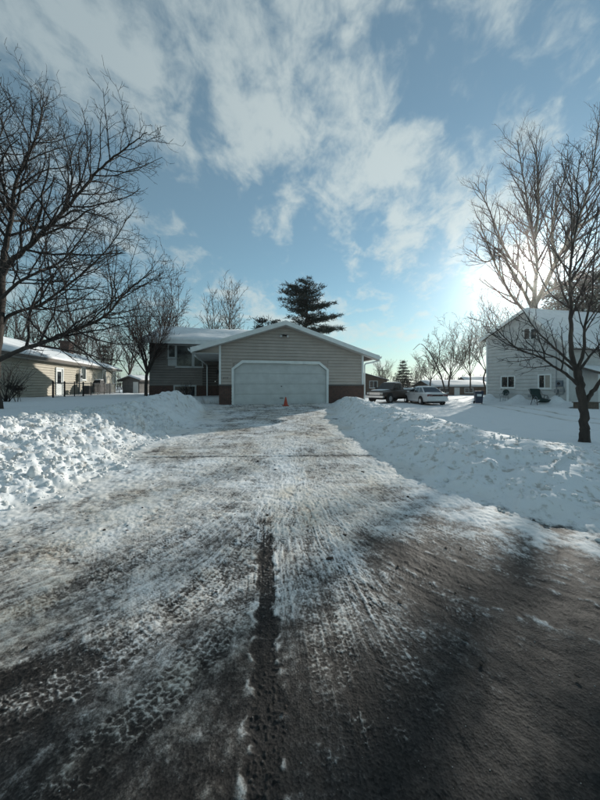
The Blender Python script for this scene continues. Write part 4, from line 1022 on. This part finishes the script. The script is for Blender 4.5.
small_tree('poplar_tree', 214, 385, 42, 288, 22, 'pale bare poplar behind the snowy roof, shorter of the pair', 73, form='up', tr=.2, mtw=TWIGL, mtr=BARKL, dens=.8, nl=6)
small_tree('poplar_tree', 231, 385, 43, 286, 24, 'pale bare poplar behind the garage roof ridge, fuller of the pair', 74, form='up', tr=.2, mtw=TWIGL, mtr=BARKL, dens=.8, nl=6)
gl = 'bare trees crowding behind the bungalow'
BL = ['tallest reddish bare tree behind the bungalow, seen through the big tree trunk', 'reddish bare tree behind the bungalow roof, left of its brick chimney, broad crown', 'widest reddish bare tree rising right behind the bungalow vent pipe', 'reddish bare tree rising directly behind the brick chimney of the bungalow', 'reddish bare tree past the bungalow chimney beside the dark narrow evergreen', 'short reddish bare tree behind the garden shed roof', 'reddish bare tree behind the near end of the bungalow, past the big tree']
for i, (u, dp, vt, sp) in enumerate([(8, 40, 292, 34), (34, 36, 300, 30), (60, 42, 296, 34), (84, 38, 306, 30), (108, 44, 318, 26), (128, 48, 322, 24), (-25, 38, 285, 36)]):
    small_tree('backyard_tree', u, 388, dp, vt, sp, BL[i], 100 + i, gl, tr=.2, nl=7, dens=.85, minr=.016)
gr = 'bare trees beyond the parked cars'
RL = ['slim bare tree behind the roof of the white sedan', 'bushy bare tree rising behind the long low brown house door', 'tall slim bare tree behind the dark blue bin', 'tall bare tree touching the eave corner of the tall grey house', 'bare tree crown showing above the roof slope of the tall grey house', 'small far bare tree beside the utility pole', 'small far bare tree right of the dark cone shaped spruce']
for i, (u, dp, vt, sp) in enumerate([(430, 38, 345, 20), (449, 34, 330, 26), (470, 40, 318, 28), (486, 36, 300, 26), (505, 44, 290, 26), (383, 60, 362, 14), (418, 58, 364, 14)]):
    small_tree('roadside_tree', u, 389, dp, vt, sp, RL[i], 130 + i, gr, tr=.10, nl=9, dens=.95, minr=.010, mtw=TWIGL, mtr=BARK)
# arching bare stem by the low house
b = P(447, 392, 33)
bare_tree('arching_bare_tree', (b.x, b.y, 0), [([(b.x, b.y, -.1), P(441, 376, 33), P(433, 358, 33), P(426, 348, 33), P(420, 344, 33), P(413, 350, 33)], .09, .02), px_limb([(441, 376), (430, 362), (424, 356), (415, 360)], 33, .05, .012, lean=.5), px_limb([(436, 365), (440, 350), (438, 340)], 33, .05, .012)],
          [dict(den=1.6, lr=.3, lmin=.6, ang=(25, 60), up=-.03, wig=.1, n=5, t0=.2, lmax=1.3), dict(den=2.2, lr=.4, lmin=.3, ang=(25, 60), up=-.03, wig=.1, n=4, t0=.1, lmax=.6)],
          'bent bare tree arching over toward the white sedan', 150, .012, collar=False)

# ------------------------------------------------------------------ evergreens
def tuft(rng, c, r, n, ln, wd, V, Fq, flat=.55, drift=None):
    for _ in range(n):
        p0 = c + rng.normal(size=3) * np.array([r, r, r * flat]) * .6
        d = rng.normal(size=3); d[2] = d[2] * .6 + .35
        if drift is not None: d += drift
        d /= np.linalg.norm(d); s = np.cross(d, rng.normal(size=3)); s /= np.linalg.norm(s); l = ln * rng.uniform(.6, 1.3)
        k = len(V); V += [p0 - s * wd * .5, p0 + s * wd * .5, p0 + d * l * .6 + s * wd * .35, p0 + d * l]; Fq += [(k, k + 1, k + 2, k + 3)]
def evergreen(name, base, trunk, r0, boughs, label, seed, tuftr, nt, ln, wd, flat=.5, group=None, sub=3):
    rng = np.random.default_rng(seed); o = empty(name, base, 0, label, 'tree', group); b0 = np.array(base, float)
    tp = spline([np.array(q, float) - b0 for q in trunk], 4)
    V, Q = tubes([(tp, np.linspace(r0, r0 * .15, len(tp)))], 8); big_mesh('trunk', V, Q, BARK, o)
    lst, VV, FF = [], [], []
    for a, b in boughs:
        a = np.array(a, float) - b0; b = np.array(b, float) - b0; mid = (a + b) / 2 + np.array([0, 0, -.04 * np.linalg.norm(b - a)]); q = spline([a, mid, b], 4)
        lst.append((q, np.linspace(r0 * .28, r0 * .05, len(q))))
        L = np.linalg.norm(b - a); steps = max(3, int(L / (tuftr * .55)))
        for k in range(steps + 1):
            t = .28 + .72 * k / steps; c = q[min(int(t * (len(q) - 1)), len(q) - 1)]
            for _ in range(sub):
                side = rng.normal(size=3) * np.array([1, 1, .28]) * tuftr * (1.25 - .5 * t)
                tuft(rng, c + side, tuftr * .55, nt, ln, wd, VV, FF, flat, drift=(b - a) / (L + 1e-6) * .6)
    V, Q = tubes(lst, 5); bgh = big_mesh('boughs', V, Q, BARK, o)
    tag(big_mesh('crown', np.array(VV), np.array(FF), NEEDLE, o, smooth=False), kind='stuff')
    tag(bgh, kind='stuff')
    return o
rng = np.random.default_rng(8); d3 = 36.0
tips = [(281, 291), (286, 285), (283, 299), (291, 289), (300, 281), (308, 280), (313, 284), (319, 287), (320, 294), (288, 306), (296, 299), (316, 300), (325, 305), (333, 303), (322, 313), (339, 315), (330, 317), (342, 328), (326, 326), (334, 329), (303, 322), (292, 317), (306, 292), (300, 310)]
bo = []
for u, v in tips:
    y0 = min(v + rng.uniform(3, 9), 331); dz = rng.uniform(-1.6, 1.6)
    bo.append((P(306 + .06 * (300 - y0), y0, d3), P(u, v, d3 + dz)))
for k in range(9):
    y0 = rng.uniform(286, 330); bo.append((P(307, y0, d3), P(307 + rng.uniform(-12, 14), y0 - 4, d3 + rng.choice([-1, 1]) * rng.uniform(1.5, 3.2))))
evergreen('white_pine_tree', (P(305, 390, d3).x, d3, .3), [P(305, 389, d3), P(305, 340, d3), P(307, 310, d3), P(306, 281, d3)], .28, bo,
          'tall dark ragged pine standing behind the garage roof', 9, .42, 12, .42, .065, .45)
def spruce(name, u, v, depth, vtop, spread, label, seed, group=None, nw=11):
    rg = np.random.default_rng(seed); b = P(u, v, depth); h = (v - vtop) * depth / FPX; w = spread * depth / FPX; bo = []
    for k in range(nw):
        f = k / (nw - 1); z = b.z + h * (.06 + .9 * f); rad = w * (1 - f) ** .85 + .04 * h
        for j in range(7):
            a = 6.283 * (j + rg.random()) / 7; r = rad * rg.uniform(.75, 1.1); bo.append(((b.x, b.y, z), (b.x + math.cos(a) * r, b.y + math.sin(a) * r, z - .18 * r + .03 * h * rg.normal() * .5)))
    return evergreen(name, (b.x, b.y, b.z), [(b.x, b.y, b.z - .5), (b.x, b.y, b.z + h * .5), (b.x, b.y, b.z + h)], h * .02, bo, label, seed, h * .05, 5, h * .055, h * .009, .5, group, sub=2)
spruce('spruce_tree', 403, 391, 48, 361, 15, 'dark cone shaped spruce beyond the parked sedan', 61)
spruce('spruce_tree', 450, 391, 56, 376, 10, 'small dark evergreen beside the long low brown house', 62)
spruce('spruce_tree', 262, 389, 44, 318, 11, 'dark evergreen tip poking over the garage roof, larger one', 63)
spruce('spruce_tree', 275, 389, 46, 320, 7, 'thin evergreen tip poking over the garage roof beside the ragged pine', 64)
gp = 'dark pines behind the tall house'
for i, (u, vt, sp, dp) in enumerate([(558, 283, 17, 40), (582, 277, 19, 42), (606, 272, 20, 40)]):
    spruce('shelter_pine_tree', u, 390, dp, vt, sp, ['dense dark pine behind the tall house ridge, beside the cottonwood trunk', 'dense dark pine behind the tall house ridge, middle of three', 'dense dark pine behind the tall house ridge, tallest and farthest from the cottonwood'][i], 170 + i, gp, 13)
spruce('spruce_tree', 104, 391, 50, 345, 9, 'dark narrow evergreen beyond the bungalow chimney', 65)

# far wood closing the horizon
rng = np.random.default_rng(90); pl = []
for k in range(1300):
    a = rng.uniform(-1.15, 1.15); dd_ = rng.uniform(95, 150); x, y = dd_ * math.tan(a) if abs(a) < .9 else dd_ * math.sin(a) * 1.5, dd_
    h = rng.uniform(2.5, 6.0); q = bough(rng, (x, y, 0), (rng.normal() * .1, 0, 1), h, 4, .05, .08); pl.append((q, np.linspace(.12, .05, 4)))
    for _ in range(4):
        s = q[rng.integers(1, 3)]; pl.append((bough(rng, s, twist(rng, np.array([0, 0, 1.0]), .6, rng.uniform(0, 6.3)), h * .45, 4, .1, .1), np.linspace(.07, .04, 4)))
V, Q = tubes(pl, 3); tag(big_mesh('distant_woods', V, Q, TWIGR), 'far bare woods along the horizon behind the houses', 'woods', kind='stuff')
# ------------------------------------------------------------------ vehicles
def loft(mb, rings):
    n = len(rings[0]); k = len(mb.V)
    for r_ in rings: mb.V += [tuple(q) for q in r_]
    for j in range(len(rings) - 1):
        for i in range(n): mb.F.append((k + j * n + i, k + j * n + (i + 1) % n, k + (j + 1) * n + (i + 1) % n, k + (j + 1) * n + i))
    mb.F.append(tuple(k + i for i in range(n - 1, -1, -1))); mb.F.append(tuple(k + (len(rings) - 1) * n + i for i in range(n)))
def body_ring(x, zb, zm, zt, w):
    return [(x, -w * .93, zb), (x, w * .93, zb), (x, w, zb + .12), (x, w, zm - .08), (x, w * .96, zm), (x, w * .55, zt), (x, -w * .55, zt), (x, -w * .96, zm), (x, -w, zm - .08), (x, -w, zb + .12)]
def wheel(parent, x, y, r, w=.2):
    s = 1 if y > 0 else -1
    t = MB(); t.M = Matrix.Translation((x, y, r)) @ Matrix.Rotation(R(90), 4, 'X')
    t.lathe((0, 0, -w / 2), [(r * .62, 0), (r * .95, .01), (r, .04), (r, w - .04), (r * .95, w - .01), (r * .62, w)], 20); o = t.build('wheel', BLACKR, parent, smooth=False)
    q = MB(); q.M = Matrix.Translation((x, y + s * (w / 2 + .004), r)) @ Matrix.Rotation(R(90), 4, 'X'); q.lathe((0, 0, -.012), [(r * .60, 0), (r * .60, .012), (r * .2, .02)], 16); q.build('rim', CHROME, o)
def quad(mb, pts, n=.012):
    """thin panel over four points, pushed out along its normal"""
    p_ = [Vector(q) for q in pts]; nn = (p_[1] - p_[0]).cross(p_[3] - p_[0]).normalized() * n
    mb.add([q - nn * .2 for q in p_] + [q + nn for q in p_], [(3, 2, 1, 0), (4, 5, 6, 7), (0, 1, 5, 4), (1, 2, 6, 5), (2, 3, 7, 6), (3, 0, 4, 7)])
def lerp3(a, b, t): return tuple(Vector(a) * (1 - t) + Vector(b) * t)
def inset(q, m=.07):
    """shrink a quad a,b,c,d towards its middle"""
    c = sum((Vector(p_) for p_ in q), Vector()) / 4; return [tuple(Vector(p_) * (1 - 2 * m) + c * (2 * m)) for p_ in q]
def cabin(o, base, top, wb, wt, zb, zt, paint, split):
    """greenhouse from base (x0,x1) to top (x0,x1); split: side window divisions"""
    B = [(base[0], -wb, zb), (base[1], -wb, zb), (base[1], wb, zb), (base[0], wb, zb)]; T = [(top[0], -wt, zt), (top[1], -wt, zt), (top[1], wt, zt), (top[0], wt, zt)]
    m = MB(); Tc = [(x * .94 + (top[0] + top[1]) * .03, y * .86, zt + .035) for x, y, z in T]
    loft(m, [B, T, Tc]); m.build('cabin', paint, o, bevel=.03)
    for s in (0, 1):
        b0, b1, t1, t0 = (B[0], B[1], T[1], T[0]) if s == 0 else (B[2], B[3], T[3], T[2])
        for a, b in zip(split, split[1:]):
            a_, b_ = (a, b) if s == 0 else (1 - b, 1 - a)
            q = MB(); quad(q, inset([lerp3(b0, b1, a_), lerp3(b0, b1, b_), lerp3(t0, t1, b_), lerp3(t0, t1, a_)], .08)); q.build('side_window', GLASS, o)
    q = MB(); quad(q, inset([B[1], B[2], T[2], T[1]], .06)); q.build('windshield', GLASS, o)
    q = MB(); quad(q, inset([B[3], B[0], T[0], T[3]], .06)); q.build('rear_window', GLASS, o)
def snow_cap(o, x0, x1, w, z, seed): snow_slab(o, [(x0, -w, z), (x1, -w, z), (x1, w, z), (x0, w, z)], 14, 10, .06, name='roof_snow', seed=seed, edge=.3)

sp_ = P(436, 404.5, 22.6); sz = ground_at(sp_.x, sp_.y + 2.3)
S = empty('sedan', (sp_.x, 22.6 + 2.35, sz + .0), R(90 + 3), 'silver white four door sedan parked facing away beside the dark pickup', 'car')
m = MB(); loft(m, [body_ring(*q) for q in [(-2.36, .44, .74, .80, .72), (-2.28, .30, .88, .94, .82), (-1.7, .24, .95, 1.0, .88), (-.8, .22, .94, .98, .895), (.4, .22, .92, .96, .895), (1.1, .22, .88, .95, .88), (1.9, .24, .78, .84, .84), (2.28, .30, .64, .69, .76), (2.38, .40, .56, .60, .66)]])
m.build('body', WHITEP, S, bevel=.03)
cabin(S, (-1.75, 1.15), (-.95, .30), .78, .58, .955, 1.39, WHITEP, (.0, .30, .62, 1.0)); snow_cap(S, -.85, .2, .46, 1.425, 5)
for x in (-1.42, 1.42):
    for y in (-.80, .80):
        a = MB(); a.bar((x, y * 1.118, .32), (x, y * 1.125, .32), .40, 18); a.build('wheel_arch', BLACKR, S); wheel(S, x, y * 1.03, .32)
for s in (-1, 1):
    q = MB(); q.box(-2.36, -2.27, min(s * .40, s * .78), max(s * .40, s * .78), .68, .84); q.build('taillight', REDL, S)
    q = MB(); q.box(2.24, 2.36, min(s * .42, s * .70), max(s * .42, s * .70), .54, .66); q.build('headlight', CLEARL, S)
    q = MB(); q.box(.72, .88, min(s * .87, s * 1.02), max(s * .87, s * 1.02), .95, 1.07); q.build('mirror', WHITEP, S)
    for x in (-.25, .75): q = MB(); q.box(x - .1, x + .02, min(s * .893, s * .915), max(s * .893, s * .915), .80, .84); q.build('door_handle', BLACKM, S)
q = MB(); q.box(-2.365, -2.28, -.40, .40, .69, .83); q.build('tail_panel', mat('dark tail panel', (.04, .012, .012), .3), S)
q = MB(); q.box(-2.43, -2.2, -.80, .80, .36, .56); q.build('rear_bumper', WHITEP, S, bevel=.03)
q = MB(); q.box(-2.444, -2.431, -.16, .16, .42, .53); q.build('number_plate', TRIM, S)
q = MB(); q.box(2.2, 2.44, -.78, .78, .32, .52); q.build('front_bumper', WHITEP, S, bevel=.03)
q = MB(); q.box(-2.2, 2.2, -.7, .7, .16, .235); q.build('underside', BLACKR, S)

pp = P(386, 399.5, 26.5); pz = ground_at(pp.x, pp.y)
T_ = empty('pickup_truck', (pp.x + .7, 27.0, pz), math.atan2(-.62, -.78), 'dark brown pickup truck dusted with snow beside the silver white sedan', 'truck')
m = MB(); loft(m, [body_ring(*q) for q in [(-2.7, .55, 1.06, 1.09, .90), (-2.65, .48, 1.10, 1.12, .93), (-.5, .46, 1.10, 1.12, .94), (.9, .46, 1.08, 1.13, .94), (1.2, .46, 1.04, 1.12, .92), (2.35, .50, .96, 1.04, .88), (2.5, .56, .86, .92, .84)]]); m.build('body', BROWNP, T_, bevel=.03)
cabin(T_, (-.55, 1.15), (-.40, .55), .86, .70, 1.10, 1.72, BROWNP, (0, .42, 1.0)); snow_cap(T_, -.35, .45, .55, 1.76, 8); snow_slab(T_, [(1.25, -.6, 1.14), (2.2, -.6, 1.06), (2.2, .6, 1.06), (1.25, .6, 1.14)], 12, 10, .05, name='hood_snow', seed=2, edge=.25)
q = MB(); q.box(-2.55, -.62, -.78, .78, 1.09, 1.135); q.build('bed_liner', BLACKR, T_)
snow_slab(T_, [(-2.5, -.75, 1.136), (-.65, -.75, 1.136), (-.65, .75, 1.136), (-2.5, .75, 1.136)], 12, 10, .14, name='bed_snow', seed=12, edge=.3)
for x in (-1.7, 1.65):
    for y in (-.84, .84):
        a = MB(); a.bar((x, y * 1.12, .40), (x, y * 1.128, .40), .48, 18); a.build('wheel_arch', BLACKR, T_); wheel(T_, x, y * 1.02, .38, .24)
for s in (-1, 1):
    q = MB(); q.box(2.44, 2.54, min(s * .55, s * .80), max(s * .55, s * .80), .74, .90); q.build('headlight', CLEARL, T_)
    q = MB(); q.box(-2.73, -2.64, min(s * .72, s * .90), max(s * .72, s * .90), .72, 1.0); q.build('taillight', REDL, T_)
    q = MB(); q.box(.78, .95, min(s * .93, s * 1.14), max(s * .93, s * 1.14), 1.12, 1.32); q.build('mirror', BLACKM, T_)
q = MB(); q.box(2.46, 2.53, -.54, .54, .70, .92); q.build('grille', CHROME, T_)
q = MB(); q.box(2.45, 2.64, -.92, .92, .46, .64); q.build('front_bumper', CHROME, T_, bevel=.02)
q = MB(); q.box(-2.8, -2.62, -.90, .90, .48, .62); q.build('rear_bumper', CHROME, T_, bevel=.02)
q = MB(); q.box(-2.5, 2.4, -.7, .7, .30, .47); q.build('chassis', BLACKR, T_)

# ------------------------------------------------------------------ small things by the houses
c0 = P(285.7, 403.3, 14.6); cz = ground_at(c0.x, c0.y) + .012
Cn = empty('traffic_cone', (c0.x, c0.y, cz), R(15), 'small orange traffic cone standing in front of the white garage door', 'cone')
q = MB(); q.lathe((0, 0, 0), [(.115, .03), (.105, .06), (.028, .42), (.02, .43)], 18); q.build('cone', ORANGE, Cn, smooth=True)
q = MB(); q.box(-.15, .15, -.15, .15, 0, .032); q.build('base', ORANGE, Cn, bevel=.01)

MR = Matrix.Translation(RLOC) @ Matrix.Rotation(RA, 4, 'Z') @ MG
def by_gable(u, out, v=400):
    x, _ = gw_(u, v); p_ = MR @ Vector((x, -out, 0)); return p_
p_ = by_gable(511.5, .75); ch_ = empty('garden_chair', (p_.x, p_.y, .18), RA - R(90) + R(12), 'metal garden chair with round dark back against the grey boards', 'chair')
q = MB(); q.bar((0, 0, .40), (0, 0, .44), .24, 14); q.build('seat', GREYM, ch_)
q = MB(); q.M = Matrix.Translation((0, .24, .72)) @ Matrix.Rotation(R(82), 4, 'X'); q.lathe((0, 0, 0), [(.27, -.015), (.27, .015)], 18); q.build('backrest', GREENF, ch_)
for x in (-.22, .22):
    for y in (-.2, .22): q = MB(); q.bar((x, y, -.15), (x * .8, y * .9, .42 if y < 0 else .75), .018); q.build('leg', GREYM, ch_)
    q = MB(); q.path([(x * 1.15, -.2, .42), (x * 1.15, -.2, .62), (x * 1.15, .22, .64)], .018); q.build('armrest', GREYM, ch_)
p_ = by_gable(552, 1.1); lc = empty('lounge_chair', (p_.x, p_.y, .16), RA - R(90) + R(65), 'dark green folding lounge chair half buried in the drift by the meters', 'chair')
q = MB(); q.obox((0, 0, .36), (.62, .7, .06), (R(6), 0, 0)); q.build('seat', GREENF, lc, bevel=.015)
q = MB(); q.obox((0, .55, .72), (.62, .85, .07), (R(58), 0, 0)); q.build('backrest', GREENF, lc, bevel=.015)
q = MB(); q.obox((0, -.55, .22), (.62, .5, .05), (R(-25), 0, 0)); q.build('footrest', GREENF, lc, bevel=.015)
for x in (-.36, .36):
    q = MB(); q.path([(x, -.45, -.15), (x, -.25, .58), (x, .45, .66), (x, .80, 1.05)], .02); q.build('frame', BLACKM, lc)
    q = MB(); q.path([(x, .50, -.15), (x, .1, .62)], .02); q.build('leg', BLACKM, lc)
    ring = [(x * 1.05, -.25 + .22 * math.cos(a), .30 + .22 * math.sin(a)) for a in np.linspace(0, 2 * math.pi, 17)]
    q = MB(); q.path(ring, .016, 5); q.build('arm_loop', GREYM, lc)
p_ = P(586, 407, 19.2); bx = empty('planter_box', (p_.x, p_.y, -.02), RA, 'low weathered wooden box standing before the dark carport panel', 'box')
q = MB(); q.box(-.7, .7, -.25, .25, 0, .40); q.build('box', POLEW, bx, bevel=.01)
q = MB(); q.box(-.76, .76, -.30, .30, .402, .45); q.build('rim', POLEW, bx, bevel=.01)
p_ = P(478.5, 405, 24.5); tb = empty('wheelie_bin', (p_.x, p_.y, ground_at(p_.x, p_.y) - .02), R(-20), 'dark blue wheeled rubbish bin with white label by the tall house corner', 'bin')
q = MB(); loft(q, [[(-.24, -.26, .06), (.24, -.26, .06), (.24, .26, .06), (-.24, .26, .06)], [(-.30, -.34, .95), (.30, -.34, .95), (.30, .34, .95), (-.30, .34, .95)]]); q.build('body', BINBLUE, tb, bevel=.02)
q = MB(); loft(q, [[(-.33, -.37, .952), (.33, -.37, .952), (.33, .37, .952), (-.33, .37, .952)], [(-.28, -.30, 1.05), (.28, -.30, 1.05), (.28, .34, 1.07), (-.28, .34, 1.07)]]); q.build('lid', BINBLUE, tb, bevel=.02)
q = MB(); q.box(-.16, .16, -.338, -.318, .62, .80); q.build('label_patch', TRIM, tb)
for x in (-.29, .29): q = MB(); q.bar((x - .03, .24, .12), (x + .03, .24, .12), .12, 14); q.build('wheel', BLACKR, tb)
q = MB(); q.path([(-.25, .36, .98), (-.25, .44, .98), (.25, .44, .98), (.25, .36, .98)], .018); q.build('handle', BLACKM, tb)

# ------------------------------------------------------------------ along the bungalow
ML = Matrix.Translation(LLOC) @ Matrix.Rotation(LA, 4, 'Z')
def by_bung(u, out, v=392):
    x, _ = lw(u, v); p_ = ML @ Vector((x, .45 - out, 0)); return Vector((p_.x, p_.y, ground_at(p_.x, p_.y)))
fy = -1.6
fx0 = wall_xz(LLOC, LA, fy, 53, 385)[0]; fx1 = wall_xz(LLOC, LA, fy, 119.5, 385)[0]
Fn = empty('chain_link_fence', ML @ Vector((fx0, fy, .0)), LA, 'low chain link fence with dark posts running along the cream bungalow', 'fence')
npst = 9; flen = fx1 - fx0
gzs = []
for i in range(npst + 1):
    w_ = ML @ Vector((fx0 + flen * i / npst, fy, 0)); gzs.append(ground_at(w_.x, w_.y) - LLOC.z)
ftop = 1.62 - .55 + .0
for i in range(npst + 1):
    x = flen * i / npst; r_ = .045 if i in (0, 1, 3) else .028
    q = MB(); q.bar((x, 0, gzs[i] - .3), (x, 0, ftop + .04), r_); po = q.build('post', BLACKM, Fn)
    q = MB(); q.lathe((x, 0, ftop + .04), [(r_ * 1.2, 0), (r_ * 1.2, .02), (.01, .06)], 8); q.build('post_cap', BLACKM, po)
q = MB(); q.bar((0, 0, ftop), (flen, 0, ftop), .024); q.build('top_rail', BLACKM, Fn)
wires = []
gmin = min(gzs) - .1
zh = ftop - gmin; st = .11; x = -zh
while x < flen:
    for sg in (1, -1):
        x0, x1 = (x, x + zh); za, zb_ = (gmin, ftop) if sg > 0 else (ftop, gmin)
        a0 = max(x0, 0); a1 = min(x1, flen)
        if a1 - a0 > .02:
            f0 = (a0 - x0) / zh; f1 = (a1 - x0) / zh; wires.append((np.array([(a0, 0, za + (zb_ - za) * f0), (a1, 0, za + (zb_ - za) * f1)]), np.array([.0028, .0028])))
    x += st
V, Q = tubes(wires, 3); tag(big_mesh('wire_mesh', V, Q, GALV, Fn), kind='stuff')
# covered grill, air conditioner, bin, meter stack beside the wall
g = by_bung(80, 1.3); gr_ = empty('covered_grill', g, LA, 'black covered barbecue grill by the bungalow wall behind the fence', 'grill')
q = MB(); loft(q, [[(-.62, -.3, .15), (.62, -.3, .15), (.62, .3, .15), (-.62, .3, .15)], [(-.58, -.28, .80), (.58, -.28, .80), (.58, .28, .80), (-.58, .28, .80)], [(-.36, -.2, 1.08), (.36, -.2, 1.08), (.36, .2, 1.08), (-.36, .2, 1.08)]]); q.build('cover', BLACKR, gr_, bevel=.04)
for x in (-.45, .45): q = MB(); q.bar((x, -.2, -.1), (x, -.2, .16), .03); q.build('leg', BLACKM, gr_)
snow_slab(gr_, [(-.33, -.18, 1.085), (.33, -.18, 1.085), (.33, .18, 1.085), (-.33, .18, 1.085)], 8, 6, .10, name='snow', seed=3, edge=.12)
g = by_bung(94, .8); ac = empty('air_conditioner', g, LA, 'dark boxy outdoor air conditioner by the bungalow wall past the grill', 'air conditioner')
q = MB(); q.box(-.42, .42, -.42, .42, -.1, .80); q.build('casing', GREYM, ac, bevel=.03)
for i in range(9): q = MB(); q.box(-.40, .40, -.432, -.421, .08 + i * .075, .115 + i * .075); q.build('louvre', BLACKM, ac)
q = MB(); q.bar((0, 0, .80), (0, 0, .83), .34, 18); q.build('fan_guard', BLACKM, ac)
g = by_bung(71, 1.0); bn = empty('round_bin', g, LA, 'small round dark bin beside the bungalow back door', 'bin')
q = MB(); q.lathe((0, 0, -.1), [(.22, 0), (.28, .62)], 14); q.build('body', BLACKR, bn)
q = MB(); q.lathe((0, 0, .521), [(.30, 0), (.30, .05), (.12, .12)], 14); q.build('lid', BLACKR, bn)
g = by_bung(77.3, .25); ut = empty('utility_stack', g, LA, 'tall grey electric meter and pipe standing against the cream wall', 'meter')
q = MB(); q.bar((0, .12, -.1), (0, .12, 1.9), .05); q.build('pipe', GREYM, ut)
q = MB(); q.box(-.2, .2, -.02, .14, .95, 1.6); q.build('box', GREYM, ut, bevel=.02)
q = MB(); q.bar((0, -.02, 1.35), (0, -.09, 1.35), .09, 12); q.build('dial', GLASS, ut)
# dried flower heads and shrub in the snow
def dry_plant(name, u, v, depth, label, seed, n, h, spread, head):
    rg = np.random.default_rng(seed); b = P(u, v, depth); z = ground_at(b.x, b.y); o = empty(name, (b.x, b.y, z - .05), 0, label, 'plant')
    ps = []; VV, FF = [], []
    for _ in range(n):
        d = np.array([rg.normal() * spread, rg.normal() * spread, 1.0]); q = bough(rg, (rg.normal() * .05, rg.normal() * .05, 0), d, h * rg.uniform(.7, 1.1), 6, .03, .10); ps.append((q, np.linspace(.012, .005, 6)))
        for _ in range(3): s_ = q[rg.integers(2, 5)]; ps.append((bough(rg, s_, twist(rg, np.array([0, 0, 1.0]), .7, rg.uniform(0, 6.3)), h * .4, 4, .03, .12), np.linspace(.007, .004, 4)))
        if head: tuft(rg, q[-1], head, 40, .09, .05, VV, FF, .7)
    V, Q = tubes(ps, 4); tag(big_mesh('stems', V, Q, TWIG, o), kind='stuff')
    if head: tag(big_mesh('seed_heads', np.array(VV), np.array(FF), DEADLEAF, o, smooth=False), kind='stuff')
dry_plant('dried_hydrangea', 18, 397, 12.5, 'dried brown flower heads on bent stems standing in snow by the bungalow', 4, 5, .62, .16, .16)
dry_plant('bare_shrub', 6, 399, 12.0, 'leafless twiggy shrub in the snow at the bungalow corner', 5, 26, 1.5, .35, 0)
dry_plant('bare_shrub', 186, 398, 17.5, 'leafless twiggy shrub below the picture window of the split level house', 6, 18, .9, .4, 0)

# utility pole beyond the brown house
b = P(382, 388, 55); up = empty('utility_pole', (b.x, b.y, .2), R(10), 'wooden utility pole with crossarm beyond the dark pickup', 'pole')
q = MB(); q.bar((0, 0, -.3), (0, 0, 4.6), .13, 8, .09); q.build('pole', POLEW, up)
q = MB(); q.box(-.9, .9, -.06, .06, 4.05, 4.17); q.build('crossarm', POLEW, up)
for x in (-.75, .75): q = MB(); q.lathe((x, 0, 4.171), [(.04, 0), (.06, .06), (.03, .14)], 8); q.build('insulator', GREYM, up)

# dark bits dropped by the plough: dirt, bark, ice
rg = np.random.default_rng(44); VS, FS, k = [], [], 0
spots = [P(35, 508, 3.55), P(267, 516, 3.35), P(258, 460, 5.6), P(275, 470, 5.1), P(104, 531, 3.0), P(363, 470, 5.0), P(408, 497, 3.9), P(345, 535, 2.9), P(385, 402, 11.0), P(400, 600, 2.0), P(330, 560, 2.5), P(465, 640, 1.7)]
spots = [(s_.x, s_.y, rg.uniform(.006, .010) * min(s_.y, 3.2)) for s_ in spots] + [(rg.uniform(-2.8, 1.8), rg.uniform(1.2, 9), rg.uniform(.004, .014)) for _ in range(160)]
for x, y, r_ in spots:
    V, F = protoS[rg.integers(16)]; z = ground_at(x, y)
    VS.append(V * r_ * np.array([1.5, 1, .6]) @ np.array(Euler((0, 0, rg.uniform(0, 6))).to_matrix()).T + np.array([x, y, z + .012])); FS.append(F + k); k += len(V)
tag(big_mesh('dirt_crumbs', np.vstack(VS), np.vstack(FS), DIRTC, smooth=False), 'dark crumbs of dirt and ice scattered over the packed driveway', 'dirt', kind='stuff')
# ------------------------------------------------------------------ added haze volume; its forward glow stands in for bloom round the sun
hm = bpy.data.materials.new('bloom_haze'); hm.use_nodes = True; hm.node_tree.nodes.clear()
hv = hm.node_tree.nodes.new('ShaderNodeVolumePrincipled'); ho = hm.node_tree.nodes.new('ShaderNodeOutputMaterial')
hv.inputs['Color'].default_value = (.93, .96, .95, 1); hv.inputs['Density'].default_value = .00032; hv.inputs['Anisotropy'].default_value = .90
hm.node_tree.links.new(hv.outputs[0], ho.inputs['Volume'])
q = MB(); q.box(-1700, 1700, -1700, 1700, -1.6, 33.0); hz_o = q.build('bloom_haze', hm); tag(hz_o, kind='stuff')
